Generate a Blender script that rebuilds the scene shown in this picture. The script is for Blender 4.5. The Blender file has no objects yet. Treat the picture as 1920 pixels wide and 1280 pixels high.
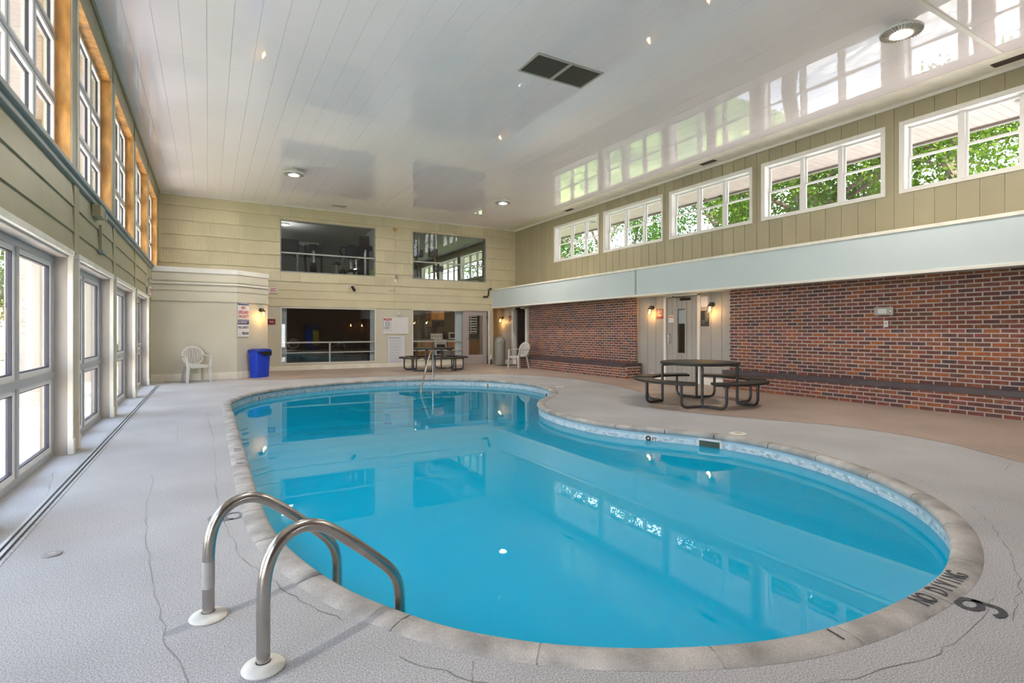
import bpy, bmesh, math, random
import numpy as np
from mathutils import Vector, Matrix
random.seed(7)
S = bpy.context.scene
COL = S.collection
PI = math.pi

# ------------------------------------------------------------------ camera, world, sun, exposure
cam_d = bpy.data.cameras.new('camera')
cam = bpy.data.objects.new('camera', cam_d); COL.objects.link(cam)
cam_d.sensor_width = 36.0
cam_d.lens = 36.0 * 991.0 / 1920.0
cam_d.shift_y = -18.5 / 1920.0
cam_d.clip_start = 0.05; cam_d.clip_end = 400
cam.location = (0, 0, 1.25)
cam.rotation_euler = (PI / 2, 0, -math.radians(29.87))
S.camera = cam
S.view_settings.view_transform = 'Standard'
S.view_settings.look = 'None'
S.view_settings.gamma = 1.0
S.view_settings.use_curve_mapping = False
S.view_settings.exposure = 0.78
S.cycles.use_denoising = True
S.cycles.max_bounces = 10
S.cycles.diffuse_bounces = 6
S.cycles.glossy_bounces = 4
S.cycles.transparent_max_bounces = 24
S.cycles.caustics_reflective = False
S.cycles.caustics_refractive = False
S.cycles.sample_clamp_indirect = 6.0
S.cycles.blur_glossy = 0.3

LAMP_W = 62.0
LAMP_COL = (1.0, 0.93, 0.83)
W = bpy.data.worlds.new('sky'); S.world = W; W.use_nodes = True
nt = W.node_tree; nt.nodes.clear()
wo = nt.nodes.new('ShaderNodeOutputWorld'); bg = nt.nodes.new('ShaderNodeBackground')
tc = nt.nodes.new('ShaderNodeTexCoord'); sep = nt.nodes.new('ShaderNodeSeparateXYZ')
rp = nt.nodes.new('ShaderNodeValToRGB')
rp.color_ramp.elements[0].position = 0.0; rp.color_ramp.elements[0].color = (0.95, 0.97, 1.0, 1)
rp.color_ramp.elements[1].position = 0.8; rp.color_ramp.elements[1].color = (0.50, 0.68, 1.0, 1)
nt.links.new(tc.outputs['Generated'], sep.inputs[0]); nt.links.new(sep.outputs['Z'], rp.inputs[0])
nt.links.new(rp.outputs[0], bg.inputs[0]); nt.links.new(bg.outputs[0], wo.inputs[0])
bg.inputs[1].default_value = 5.0
sd = bpy.data.lights.new('sun', 'SUN'); sd.energy = 14.0; sd.angle = 0.02; sd.color = (1.0, 0.95, 0.87)
sun = bpy.data.objects.new('sun', sd); COL.objects.link(sun)
sun.rotation_euler = Vector((0.25, 0.60, -0.76)).to_track_quat('-Z', 'Y').to_euler()

# ------------------------------------------------------------------ materials
def N(nt, t, **kw):
    n = nt.nodes.new(t)
    for k, v in kw.items(): setattr(n, k, v)
    return n

def pmat(name, col, rough=0.5, var=0.08, scale=6.0, stretch=(1, 1, 1), bump=0.0, bscale=40.0, bstretch=None, metal=0.0,
         spec=0.5, coat=0.0, speck=0.0, rand=0.0, island=False, ramp=None, bdist=0.01):
    m = bpy.data.materials.new(name); m.use_nodes = True
    nt = m.node_tree; b = nt.nodes['Principled BSDF']
    b.inputs['Roughness'].default_value = rough; b.inputs['Metallic'].default_value = metal
    b.inputs['Specular IOR Level'].default_value = spec; b.inputs['Coat Weight'].default_value = coat
    L = nt.links.new
    geo = N(nt, 'ShaderNodeNewGeometry')
    mp = N(nt, 'ShaderNodeMapping'); mp.inputs['Scale'].default_value = stretch
    L(geo.outputs['Position'], mp.inputs[0])
    no = N(nt, 'ShaderNodeTexNoise'); no.inputs['Scale'].default_value = scale; no.inputs['Detail'].default_value = 5
    L(mp.outputs[0], no.inputs['Vector'])
    mr = N(nt, 'ShaderNodeMapRange')
    mr.inputs[1].default_value = 0.3; mr.inputs[2].default_value = 0.7
    mr.inputs[3].default_value = 1 - var; mr.inputs[4].default_value = 1 + var
    L(no.outputs['Fac'], mr.inputs[0])
    val = mr.outputs[0]
    rsrc = None
    if rand or ramp:
        if island: rsrc = geo.outputs['Random Per Island']
        else: rsrc = N(nt, 'ShaderNodeObjectInfo').outputs['Random']
    if rand:
        r2 = N(nt, 'ShaderNodeMapRange'); r2.inputs[3].default_value = 1 - rand; r2.inputs[4].default_value = 1 + rand
        L(rsrc, r2.inputs[0])
        mu = N(nt, 'ShaderNodeMath', operation='MULTIPLY'); L(val, mu.inputs[0]); L(r2.outputs[0], mu.inputs[1]); val = mu.outputs[0]
    if speck:
        vo = N(nt, 'ShaderNodeTexNoise'); vo.inputs['Scale'].default_value = 170.0; vo.inputs['Detail'].default_value = 2
        L(geo.outputs['Position'], vo.inputs['Vector'])
        r3 = N(nt, 'ShaderNodeMapRange'); r3.inputs[1].default_value = 0.3; r3.inputs[2].default_value = 0.72
        r3.inputs[3].default_value = 1 - speck; r3.inputs[4].default_value = 1 + speck
        L(vo.outputs['Fac'], r3.inputs[0])
        mu = N(nt, 'ShaderNodeMath', operation='MULTIPLY'); L(val, mu.inputs[0]); L(r3.outputs[0], mu.inputs[1]); val = mu.outputs[0]
    vm = N(nt, 'ShaderNodeVectorMath', operation='SCALE')
    if ramp:
        cr = N(nt, 'ShaderNodeValToRGB'); cr.color_ramp.interpolation = 'CONSTANT'
        els = cr.color_ramp.elements
        for i, c in enumerate(ramp):
            e = els[i] if i < 2 else els.new(i / len(ramp))
            e.position = i / len(ramp); e.color = (*c, 1)
        L(rsrc, cr.inputs[0]); L(cr.outputs[0], vm.inputs[0])
    else:
        vm.inputs[0].default_value = col
    L(val, vm.inputs['Scale']); L(vm.outputs[0], b.inputs['Base Color'])
    if bump:
        m2 = N(nt, 'ShaderNodeMapping'); m2.inputs['Scale'].default_value = bstretch or stretch
        L(geo.outputs['Position'], m2.inputs[0])
        n2 = N(nt, 'ShaderNodeTexNoise'); n2.inputs['Scale'].default_value = bscale; n2.inputs['Detail'].default_value = 3
        L(m2.outputs[0], n2.inputs['Vector'])
        bp = N(nt, 'ShaderNodeBump'); bp.inputs['Strength'].default_value = bump; bp.inputs['Distance'].default_value = bdist
        L(n2.outputs['Fac'], bp.inputs['Height']); L(bp.outputs[0], b.inputs['Normal'])
    return m

def emat(name, col, strength):
    m = bpy.data.materials.new(name); m.use_nodes = True
    nt = m.node_tree; nt.nodes.clear()
    o = N(nt, 'ShaderNodeOutputMaterial'); e = N(nt, 'ShaderNodeEmission')
    e.inputs[0].default_value = (*col, 1); e.inputs[1].default_value = strength
    nt.links.new(e.outputs[0], o.inputs[0]); return m

def glassmat(name, tint=(0.95, 0.97, 0.96), ior=1.5, boost=0.0):
    m = bpy.data.materials.new(name); m.use_nodes = True
    nt = m.node_tree; nt.nodes.clear(); L = nt.links.new
    o = N(nt, 'ShaderNodeOutputMaterial'); t = N(nt, 'ShaderNodeBsdfTransparent'); g = N(nt, 'ShaderNodeBsdfGlossy')
    t.inputs[0].default_value = (*tint, 1); g.inputs['Roughness'].default_value = 0.0
    f = N(nt, 'ShaderNodeFresnel'); ge = N(nt, 'ShaderNodeNewGeometry'); mi = N(nt, 'ShaderNodeMix')   # both faces of a thin sheet reflect alike
    mi.inputs[2].default_value = ior; mi.inputs[3].default_value = 1.0 / ior
    L(ge.outputs['Backfacing'], mi.inputs[0]); L(mi.outputs[0], f.inputs[0])
    mx = N(nt, 'ShaderNodeMixShader')
    if boost:
        a = N(nt, 'ShaderNodeMath', operation='ADD'); a.inputs[1].default_value = boost; a.use_clamp = True
        L(f.outputs[0], a.inputs[0]); L(a.outputs[0], mx.inputs[0])
    else: L(f.outputs[0], mx.inputs[0])
    L(t.outputs[0], mx.inputs[1]); L(g.outputs[0], mx.inputs[2]); L(mx.outputs[0], o.inputs[0])
    return m

M = {}
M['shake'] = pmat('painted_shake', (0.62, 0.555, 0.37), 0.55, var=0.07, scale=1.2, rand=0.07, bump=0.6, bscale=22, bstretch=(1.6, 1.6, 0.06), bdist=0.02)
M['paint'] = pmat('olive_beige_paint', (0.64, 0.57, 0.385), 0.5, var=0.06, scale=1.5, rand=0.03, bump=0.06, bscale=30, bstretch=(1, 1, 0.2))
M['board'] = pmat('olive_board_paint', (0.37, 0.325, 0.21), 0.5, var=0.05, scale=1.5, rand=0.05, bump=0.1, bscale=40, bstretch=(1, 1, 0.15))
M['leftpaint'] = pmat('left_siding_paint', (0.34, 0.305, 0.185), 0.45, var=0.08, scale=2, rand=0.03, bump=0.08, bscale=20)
M['ledge'] = pmat('grey_ledge_paint', (0.30, 0.32, 0.29), 0.5, var=0.15, scale=5, stretch=(3, 0.4, 3), bump=0.1)
M['plain'] = pmat('beige_wall_paint', (0.61, 0.57, 0.455), 0.5, var=0.05, scale=1.0, bump=0.03, bscale=60)
M['grey'] = pmat('grey_board_paint', (0.38, 0.355, 0.325), 0.5, var=0.05, scale=2, rand=0.04, bump=0.06, bscale=30, bstretch=(1, 1, 0.2))
M['band'] = pmat('pale_blue_green_paint', (0.56, 0.625, 0.64), 0.45, var=0.03, scale=1)
M['white'] = pmat('white_trim_paint', (0.76, 0.73, 0.67), 0.4, var=0.05, scale=3)
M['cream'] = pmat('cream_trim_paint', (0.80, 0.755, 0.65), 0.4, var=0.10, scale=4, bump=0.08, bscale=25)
M['winwhite'] = pmat('window_white', (0.80, 0.78, 0.76), 0.35, var=0.02)
M['alu'] = pmat('white_aluminium', (0.42, 0.43, 0.44), 0.3, var=0.03, metal=0.15)
M['gasket'] = pmat('dark_gasket', (0.05, 0.045, 0.06), 0.6)
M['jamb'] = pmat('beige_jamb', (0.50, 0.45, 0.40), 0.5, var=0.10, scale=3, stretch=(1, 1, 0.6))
M['wood'] = pmat('knotty_pine', (0.60, 0.30, 0.085), 0.4, var=0.42, scale=3.5, stretch=(3, 3, 0.9), bump=0.1, bscale=20)
M['ceiling'] = pmat('glossy_ceiling', (0.90, 0.835, 0.85), 0.03, var=0.02, scale=0.7, spec=1.0, bump=0.10, bscale=1.0, bstretch=(1.6, 0.45, 1), bdist=0.03)
M['deck'] = pmat('concrete_deck', (0.395, 0.385, 0.385), 0.75, var=0.12, scale=0.9, speck=0.5, bump=0.14, bscale=140, bdist=0.006)
M['coping'] = pmat('concrete_coping', (0.37, 0.345, 0.32), 0.75, var=0.36, scale=4.5, speck=0.18, rand=0.07, bump=0.4, bscale=60, bdist=0.006)
M['tilefloor'] = None
M['crack'] = pmat('dark_crack', (0.22, 0.205, 0.19), 0.9)
M['mortar'] = pmat('mortar', (0.50, 0.43, 0.395), 0.9, var=0.12, scale=10, bump=0.2)
RAMP = [(0.202, 0.062, 0.038), (0.137, 0.048, 0.036), (0.26, 0.078, 0.038), (0.169, 0.062, 0.047), (0.111, 0.048, 0.044), (0.227, 0.084, 0.047), (0.305, 0.095, 0.034), (0.182, 0.056, 0.044), (0.15, 0.062, 0.038), (0.091, 0.05, 0.053), (0.221, 0.069, 0.053), (0.202, 0.078, 0.036)]
M['brick'] = pmat('brick_single', (1, 1, 1), 0.8, var=0.28, scale=18, ramp=RAMP, bump=0.3, bscale=60)
M['bricks'] = pmat('brick_joined', (1, 1, 1), 0.8, var=0.28, scale=18, ramp=RAMP, island=True, bump=0.3, bscale=60)
M['slab'] = pmat('dark_purple_bench_top', (0.075, 0.055, 0.062), 0.5, var=0.15, scale=5)
M['steel'] = pmat('stainless_steel', (0.44, 0.41, 0.375), 0.24, var=0.12, scale=10, metal=1.0, bump=0.03, bscale=60)
M['escut'] = pmat('cream_plastic', (0.70, 0.66, 0.58), 0.4, var=0.06, scale=20)
M['black'] = pmat('black_metal', (0.02, 0.02, 0.02), 0.4)
M['table'] = pmat('dark_coated_metal', (0.030, 0.026, 0.022), 0.5, var=0.2, scale=12, spec=0.35)
M['tleg'] = pmat('black_coated_tube', (0.045, 0.045, 0.05), 0.25, var=0.15, scale=15, coat=0.4)
M['plastic'] = pmat('grey_white_resin', (0.56, 0.54, 0.50), 0.45, var=0.04, scale=8)
M['blue'] = pmat('blue_plastic', (0.008, 0.055, 0.62), 0.35, var=0.05)
M['bluedark'] = pmat('blue_lid_plastic', (0.006, 0.03, 0.30), 0.35, var=0.05)
M['trash'] = pmat('taupe_bin_metal', (0.30, 0.29, 0.255), 0.45, var=0.05)
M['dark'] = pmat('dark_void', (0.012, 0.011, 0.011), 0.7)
M['darkdoor'] = pmat('dark_brown_door', (0.03, 0.018, 0.015), 0.6, var=0.15, spec=0.15)
M['vent'] = pmat('grey_vent_mesh', (0.13, 0.115, 0.10), 0.6, var=0.15, scale=60)
M['ventframe'] = pmat('vent_frame', (0.42, 0.38, 0.33), 0.5)
M['brownvent'] = pmat('brown_vent', (0.09, 0.06, 0.045), 0.6)
M['glass'] = glassmat('window_glass', (0.97, 0.98, 0.975))
M['backglass'] = glassmat('interior_glass', (0.93, 0.95, 0.94), 1.5, 0.03)
M['lampwhite'] = pmat('lamp_housing', (0.72, 0.72, 0.70), 0.35)
M['lens'] = emat('lamp_lens', (1.0, 0.95, 0.86), 9.0)
M['bulb'] = emat('warm_bulb', (1.0, 0.62, 0.22), 14.0)
M['amber'] = glassmat('clear_glass', (1.0, 0.96, 0.88))
M['signwhite'] = pmat('sign_white', (0.74, 0.72, 0.70), 0.4, var=0.02)
M['signred'] = pmat('sign_red', (0.52, 0.03, 0.04), 0.4)
M['maroon'] = pmat('sign_maroon', (0.22, 0.012, 0.03), 0.4)
M['navy'] = pmat('sign_navy', (0.03, 0.04, 0.17), 0.4)
M['ink'] = pmat('ink', (0.03, 0.03, 0.035), 0.5)
M['inkgrey'] = pmat('grey_print', (0.28, 0.27, 0.28), 0.5)
M['paper'] = pmat('paper', (0.70, 0.70, 0.74), 0.6, var=0.02)
M['marker'] = pmat('deck_paint_black', (0.05, 0.05, 0.06), 0.7, var=0.3, scale=40)
M['markfaint'] = pmat('worn_deck_paint', (0.20, 0.20, 0.22), 0.7, var=0.4, scale=40)
M['tilew'] = pmat('waterline_mosaic', (1, 1, 1), 0.15, var=0.03, island=True,
                  ramp=[(0.62, 0.70, 0.74), (0.70, 0.76, 0.78), (0.42, 0.52, 0.56), (0.66, 0.74, 0.78), (0.55, 0.66, 0.71)])
M['grout'] = pmat('grout', (0.45, 0.58, 0.64), 0.6)
M['poolpaint'] = pmat('pool_plaster', (0.035, 0.60, 0.86), 0.9, var=0.04, scale=1.0, spec=0.0)
M['poolband'] = pmat('pool_bond_beam', (0.42, 0.58, 0.66), 0.5, var=0.06, scale=3)
M['poolline'] = pmat('pool_dark_line', (0.0, 0.012, 0.06), 0.5)
M['plaster'] = pmat('grey_gym_paint', (0.42, 0.43, 0.43), 0.7, var=0.05)
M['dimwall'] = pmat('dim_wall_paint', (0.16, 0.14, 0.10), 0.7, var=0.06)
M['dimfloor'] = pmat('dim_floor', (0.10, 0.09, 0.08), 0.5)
M['kitchenwood'] = pmat('orange_oak', (0.46, 0.20, 0.055), 0.4, var=0.2, scale=4, stretch=(3, 3, 0.6))
M['appliance'] = pmat('white_appliance', (0.72, 0.72, 0.72), 0.3)
M['counter'] = pmat('counter_laminate', (0.22, 0.19, 0.15), 0.4)
M['curtain'] = pmat('pale_curtain', (0.82, 0.85, 0.90), 0.8, var=0.05)
M['doorpaint'] = pmat('mauve_grey_door', (0.44, 0.38, 0.36), 0.45, var=0.04)
M['concrete_out'] = pmat('pinkish_pavement', (0.76, 0.67, 0.60), 0.8, var=0.08, scale=2)
M['grass'] = pmat('lawn_grass', (0.24, 0.29, 0.085), 0.9, var=0.3, scale=3)
M['column'] = pmat('pale_column', (0.19, 0.172, 0.16), 0.6, var=0.04)
M['soffit'] = pmat('pinkish_soffit', (0.40, 0.335, 0.315), 0.6, rand=0.03)
M['roof'] = pmat('roof_board', (0.3, 0.28, 0.26), 0.8)
M['bark'] = pmat('bark', (0.12, 0.085, 0.06), 0.9, var=0.3, scale=10, bump=0.4)
M['farbrick'] = pmat('cream_brick_far', (0.52, 0.42, 0.34), 0.8, var=0.08)
M['lime'] = pmat('lime_plastic', (0.28, 0.55, 0.03), 0.4)
M['grill'] = pmat('gym_black', (0.018, 0.018, 0.02), 0.7, spec=0.2)
M['gymsteel'] = pmat('gym_steel', (0.45, 0.45, 0.45), 0.3, metal=0.6)

def leafmat(name, c1, c2):
    m = bpy.data.materials.new(name); m.use_nodes = True
    nt = m.node_tree; nt.nodes.clear(); L = nt.links.new
    o = N(nt, 'ShaderNodeOutputMaterial'); d = N(nt, 'ShaderNodeBsdfDiffuse'); t = N(nt, 'ShaderNodeBsdfTranslucent')
    g = N(nt, 'ShaderNodeNewGeometry'); r = N(nt, 'ShaderNodeValToRGB')
    r.color_ramp.elements[0].color = (*c1, 1); r.color_ramp.elements[1].color = (*c2, 1)
    L(g.outputs['Random Per Island'], r.inputs[0]); L(r.outputs[0], d.inputs[0]); L(r.outputs[0], t.inputs[0])
    mx = N(nt, 'ShaderNodeMixShader'); mx.inputs[0].default_value = 0.45
    L(d.outputs[0], mx.inputs[1]); L(t.outputs[0], mx.inputs[2]); L(mx.outputs[0], o.inputs[0]); return m
M['leaf'] = leafmat('leaves_yellow_green', (0.035, 0.085, 0.006), (0.13, 0.20, 0.022))
M['leaf2'] = leafmat('leaves_mid_green', (0.018, 0.055, 0.009), (0.07, 0.14, 0.022))

def tilefloor_mat():
    m = pmat('tan_mosaic_floor', (0.46, 0.365, 0.305), 0.42, var=0.12, scale=1.3, speck=0.05)
    nt = m.node_tree; b = nt.nodes['Principled BSDF']; L = nt.links.new
    geo = N(nt, 'ShaderNodeNewGeometry')
    br = N(nt, 'ShaderNodeTexBrick'); br.offset = 0.0
    br.inputs['Scale'].default_value = 1.0; br.inputs['Brick Width'].default_value = 0.052; br.inputs['Row Height'].default_value = 0.052
    br.inputs['Mortar Size'].default_value = 0.004; br.inputs['Color1'].default_value = (1, 1, 1, 1); br.inputs['Color2'].default_value = (0.9, 0.9, 0.9, 1)
    br.inputs['Mortar'].default_value = (0.62, 0.6, 0.58, 1)
    L(geo.outputs['Position'], br.inputs['Vector'])
    src = b.inputs['Base Color'].links[0].from_socket
    mu = N(nt, 'ShaderNodeVectorMath', operation='MULTIPLY'); L(src, mu.inputs[0]); L(br.outputs['Color'], mu.inputs[1])
    L(mu.outputs[0], b.inputs['Base Color']); return m
M['tilefloor'] = tilefloor_mat()

def watermat():
    m = bpy.data.materials.new('pool_water'); m.use_nodes = True
    nt = m.node_tree; nt.nodes.clear(); L = nt.links.new
    o = N(nt, 'ShaderNodeOutputMaterial')
    tr = N(nt, 'ShaderNodeBsdfTransparent'); tr.inputs[0].default_value = (0.80, 0.98, 1.0, 1)
    df = N(nt, 'ShaderNodeBsdfDiffuse'); df.inputs[0].default_value = (0.0, 0.535, 0.87, 1)
    body = N(nt, 'ShaderNodeMixShader'); body.inputs[0].default_value = 0.66
    # cloudy water: the longer the water column (deep end towards -Y), the less of the basin shows
    g0 = N(nt, 'ShaderNodeNewGeometry'); sx = N(nt, 'ShaderNodeSeparateXYZ'); md = N(nt, 'ShaderNodeMapRange')
    md.inputs[1].default_value = 5.0; md.inputs[2].default_value = 8.5; md.inputs[3].default_value = 0.66; md.inputs[4].default_value = 0.58
    L(g0.outputs['Position'], sx.inputs[0]); L(sx.outputs['Y'], md.inputs[0]); L(md.outputs[0], body.inputs[0])
    L(tr.outputs[0], body.inputs[1]); L(df.outputs[0], body.inputs[2])
    gl = N(nt, 'ShaderNodeBsdfGlossy'); gl.inputs['Roughness'].default_value = 0.0
    geo = N(nt, 'ShaderNodeNewGeometry')
    n1 = N(nt, 'ShaderNodeTexNoise'); n1.inputs['Scale'].default_value = 1.6; n1.inputs['Detail'].default_value = 2
    L(geo.outputs['Position'], n1.inputs['Vector'])
    bp = N(nt, 'ShaderNodeBump'); bp.inputs['Strength'].default_value = 0.03; bp.inputs['Distance'].default_value = 0.003
    L(n1.outputs['Fac'], bp.inputs['Height']); L(bp.outputs[0], gl.inputs['Normal'])
    fr = N(nt, 'ShaderNodeFresnel'); fr.inputs[0].default_value = 1.43; L(bp.outputs[0], fr.inputs['Normal'])
    mx = N(nt, 'ShaderNodeMixShader'); L(fr.outputs[0], mx.inputs[0]); L(body.outputs[0], mx.inputs[1]); L(gl.outputs[0], mx.inputs[2])
    L(mx.outputs[0], o.inputs[0]); return m
M['water'] = watermat()

# ------------------------------------------------------------------ helpers
class MB:
    def __init__(s): s.v = []; s.f = []
    def add(s, vs, fs):
        o = len(s.v); s.v += [tuple(v) for v in vs]; s.f += [tuple(i + o for i in f) for f in fs]; return s
    def box(s, x0, x1, y0, y1, z0, z1):
        return s.add([(x0, y0, z0), (x1, y0, z0), (x1, y1, z0), (x0, y1, z0), (x0, y0, z1), (x1, y0, z1), (x1, y1, z1), (x0, y1, z1)],
                     [(0, 3, 2, 1), (4, 5, 6, 7), (0, 1, 5, 4), (1, 2, 6, 5), (2, 3, 7, 6), (3, 0, 4, 7)])
    def hexa(s, b, t):   # bottom quad, top quad (same winding)
        return s.add(list(b) + list(t), [(0, 3, 2, 1), (4, 5, 6, 7), (0, 1, 5, 4), (1, 2, 6, 5), (2, 3, 7, 6), (3, 0, 4, 7)])
    def bar(s, p, q, w, h, up=(0, 0, 1)):   # rectangular bar from p to q
        p = Vector(p); q = Vector(q); d = (q - p).normalized(); u = Vector(up)
        if abs(d.dot(u)) > 0.95: u = Vector((0, 1, 0))
        a = d.cross(u).normalized() * (w / 2); b = a.cross(d).normalized() * (h / 2)
        return s.hexa([p - a - b, p + a - b, p + a + b, p - a + b], [q - a - b, q + a - b, q + a + b, q - a + b])
    def tube(s, pts, r, n=10, closed=False):
        P = [Vector(p) for p in pts]; m = len(P)
        R = r if isinstance(r, (list, tuple)) else [r] * m
        T = []
        for i in range(m):
            if closed: t = P[(i + 1) % m] - P[i - 1]
            else: t = P[min(i + 1, m - 1)] - P[max(i - 1, 0)]
            T.append(t.normalized())
        u = Vector((0, 0, 1)) if abs(T[0].z) < 0.9 else Vector((1, 0, 0))
        a = (u - T[0] * u.dot(T[0])).normalized(); vs = []
        for i in range(m):
            a = (a - T[i] * a.dot(T[i])).normalized(); b = T[i].cross(a)
            for k in range(n):
                th = 2 * PI * k / n; vs.append(P[i] + (a * math.cos(th) + b * math.sin(th)) * R[i])
        fs = []
        for i in range(m if closed else m - 1):
            j = (i + 1) % m
            for k in range(n):
                k2 = (k + 1) % n; fs.append((i * n + k, i * n + k2, j * n + k2, j * n + k))
        if not closed:
            fs.append(tuple(range(n - 1, -1, -1))); fs.append(tuple((m - 1) * n + k for k in range(n)))
        return s.add(vs, fs)
    def lathe(s, prof, n=24, c=(0, 0, 0), cap=True):
        vs = []; fs = []
        for (r, z) in prof:
            for k in range(n):
                th = 2 * PI * k / n; vs.append((c[0] + r * math.cos(th), c[1] + r * math.sin(th), c[2] + z))
        for i in range(len(prof) - 1):
            for k in range(n):
                k2 = (k + 1) % n; fs.append((i * n + k, i * n + k2, (i + 1) * n + k2, (i + 1) * n + k))
        if cap:
            fs.append(tuple(range(n - 1, -1, -1))); fs.append(tuple((len(prof) - 1) * n + k for k in range(n)))
        return s.add(vs, fs)
    def prism(s, poly, z0, z1):
        n = len(poly)
        return s.add([(x, y, z0) for x, y in poly] + [(x, y, z1) for x, y in poly],
                     [tuple(range(n - 1, -1, -1)), tuple(range(n, 2 * n))] + [(i, (i + 1) % n, n + (i + 1) % n, n + i) for i in range(n)])
    def xf(s, mat):
        s.v = [tuple(mat @ Vector(v)) for v in s.v]; return s
    def mesh(s, name, mat, smooth=False):
        me = bpy.data.meshes.new(name); me.from_pydata(s.v, [], s.f); me.update()
        if mat: me.materials.append(mat)
        if smooth:
            me.polygons.foreach_set('use_smooth', [True] * len(me.polygons))
            try: me.set_sharp_from_angle(angle=math.radians(40))
            except Exception: pass
        return me
    def build(s, name, mat, parent=None, smooth=False, bevel=0.0):
        o = bpy.data.objects.new(name, s.mesh(name, mat, smooth)); COL.objects.link(o)
        if parent: o.parent = parent
        if bevel:
            b = o.modifiers.new('b', 'BEVEL'); b.width = bevel; b.segments = 2; b.limit_method = 'ANGLE'
        return o

def B(*a): return MB().box(*a)
def tag(o, label=None, cat=None, group=None, kind=None):
    if label: o['label'] = label
    if cat: o['category'] = cat
    if group: o['group'] = group
    if kind: o['kind'] = kind
    return o
def thing(name, label, cat, loc=(0, 0, 0), rz=0.0, group=None, kind=None):
    o = bpy.data.objects.new(name, None); COL.objects.link(o); o.empty_display_size = 0.1
    o.location = loc; o.rotation_euler = (0, 0, rz); return tag(o, label, cat, group, kind)
def struct(name, label):
    return thing(name, label, None, kind='structure')
def inst(name, me, parent, loc=(0, 0, 0), rot=(0, 0, 0), scale=(1, 1, 1)):
    o = bpy.data.objects.new(name, me); COL.objects.link(o); o.parent = parent
    o.location = loc; o.rotation_euler = rot; o.scale = scale; return o
def copy_tree(root, loc, rz, label, group=None):
    r = root.copy(); COL.objects.link(r); r.location = loc; r.rotation_euler = (0, 0, rz); r['label'] = label
    if group: r['group'] = group
    for c in list(root.children):
        d = c.copy(); COL.objects.link(d); d.parent = r
        for g in list(c.children):
            e = g.copy(); COL.objects.link(e); e.parent = d
    return r
def grid_wall(mb, axis, p0, p1, a0, a1, z0, z1, holes):
    A = sorted(set([a0, a1] + [min(max(h[i], a0), a1) for h in holes for i in (0, 1)]))
    Zs = sorted(set([z0, z1] + [min(max(h[i], z0), z1) for h in holes for i in (2, 3)]))
    for i in range(len(A) - 1):
        for j in range(len(Zs) - 1):
            ca = (A[i] + A[i + 1]) / 2; cz = (Zs[j] + Zs[j + 1]) / 2
            if any(h[0] < ca < h[1] and h[2] < cz < h[3] for h in holes): continue
            if axis == 'x': mb.box(p0, p1, A[i], A[i + 1], Zs[j], Zs[j + 1])
            else: mb.box(A[i], A[i + 1], p0, p1, Zs[j], Zs[j + 1])
    return mb
def subtract(rect, holes):
    out = [rect]
    for (h0, h1, g0, g1) in holes:
        nx = []
        for (a0, a1, z0, z1) in out:
            if h1 <= a0 or h0 >= a1 or g1 <= z0 or g0 >= z1: nx.append((a0, a1, z0, z1)); continue
            if z0 < g0: nx.append((a0, a1, z0, g0))
            if g1 < z1: nx.append((a0, a1, g1, z1))
            m0, m1 = max(z0, g0), min(z1, g1)
            if a0 < h0: nx.append((a0, h0, m0, m1))
            if h1 < a1: nx.append((h1, a1, m0, m1))
        out = nx
    return [r for r in out if r[1] - r[0] > 0.01 and r[3] - r[2] > 0.01]
_txt = {}
def text_mb(s, size, mb=None, mat4=None, align='CENTER', bold=0.0, sx=1.0):
    cu = bpy.data.curves.new('t', 'FONT'); cu.body = s; cu.size = size; cu.align_x = align; cu.align_y = 'CENTER'
    cu.offset = bold; cu.extrude = 0.0008; cu.resolution_u = 3
    o = bpy.data.objects.new('t', cu); COL.objects.link(o)
    dg = bpy.context.evaluated_depsgraph_get(); me = bpy.data.meshes.new_from_object(o.evaluated_get(dg))
    mb = mb or MB(); mm = (mat4 or Matrix.Identity(4)) @ Matrix.Diagonal((sx, 1, 1, 1))
    mb.add([mm @ v.co for v in me.vertices], [tuple(p.vertices) for p in me.polygons])
    bpy.data.objects.remove(o); bpy.data.curves.remove(cu); bpy.data.meshes.remove(me); return mb
def frame4(origin, xdir, ydir):
    x = Vector(xdir).normalized(); y = Vector(ydir).normalized(); z = x.cross(y)
    m = Matrix((x, y, z)).transposed().to_4x4(); m.translation = Vector(origin); return m

# ------------------------------------------------------------------ room dimensions
XL, XR, YB, ZC = -1.24, 10.68, 18.34, 5.31
YF = -2.2
UP = [5.8725 + 2.615 * k for k in range(-2, 5)]        # left upper window centres
LOW = [5.74 + 2.64 * k for k in range(-2, 4)]       # left lower bay centres
RW = [0.775 + 2.71 * k for k in range(6)]         # right clerestory window centres
RWG = [RW[-1] + 5.42 + 2.71 * k for k in range(4)]  # the same windows further on, in the gym
POST = [7.18 + 2.615 * k for k in range(-3, 5)]

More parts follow.
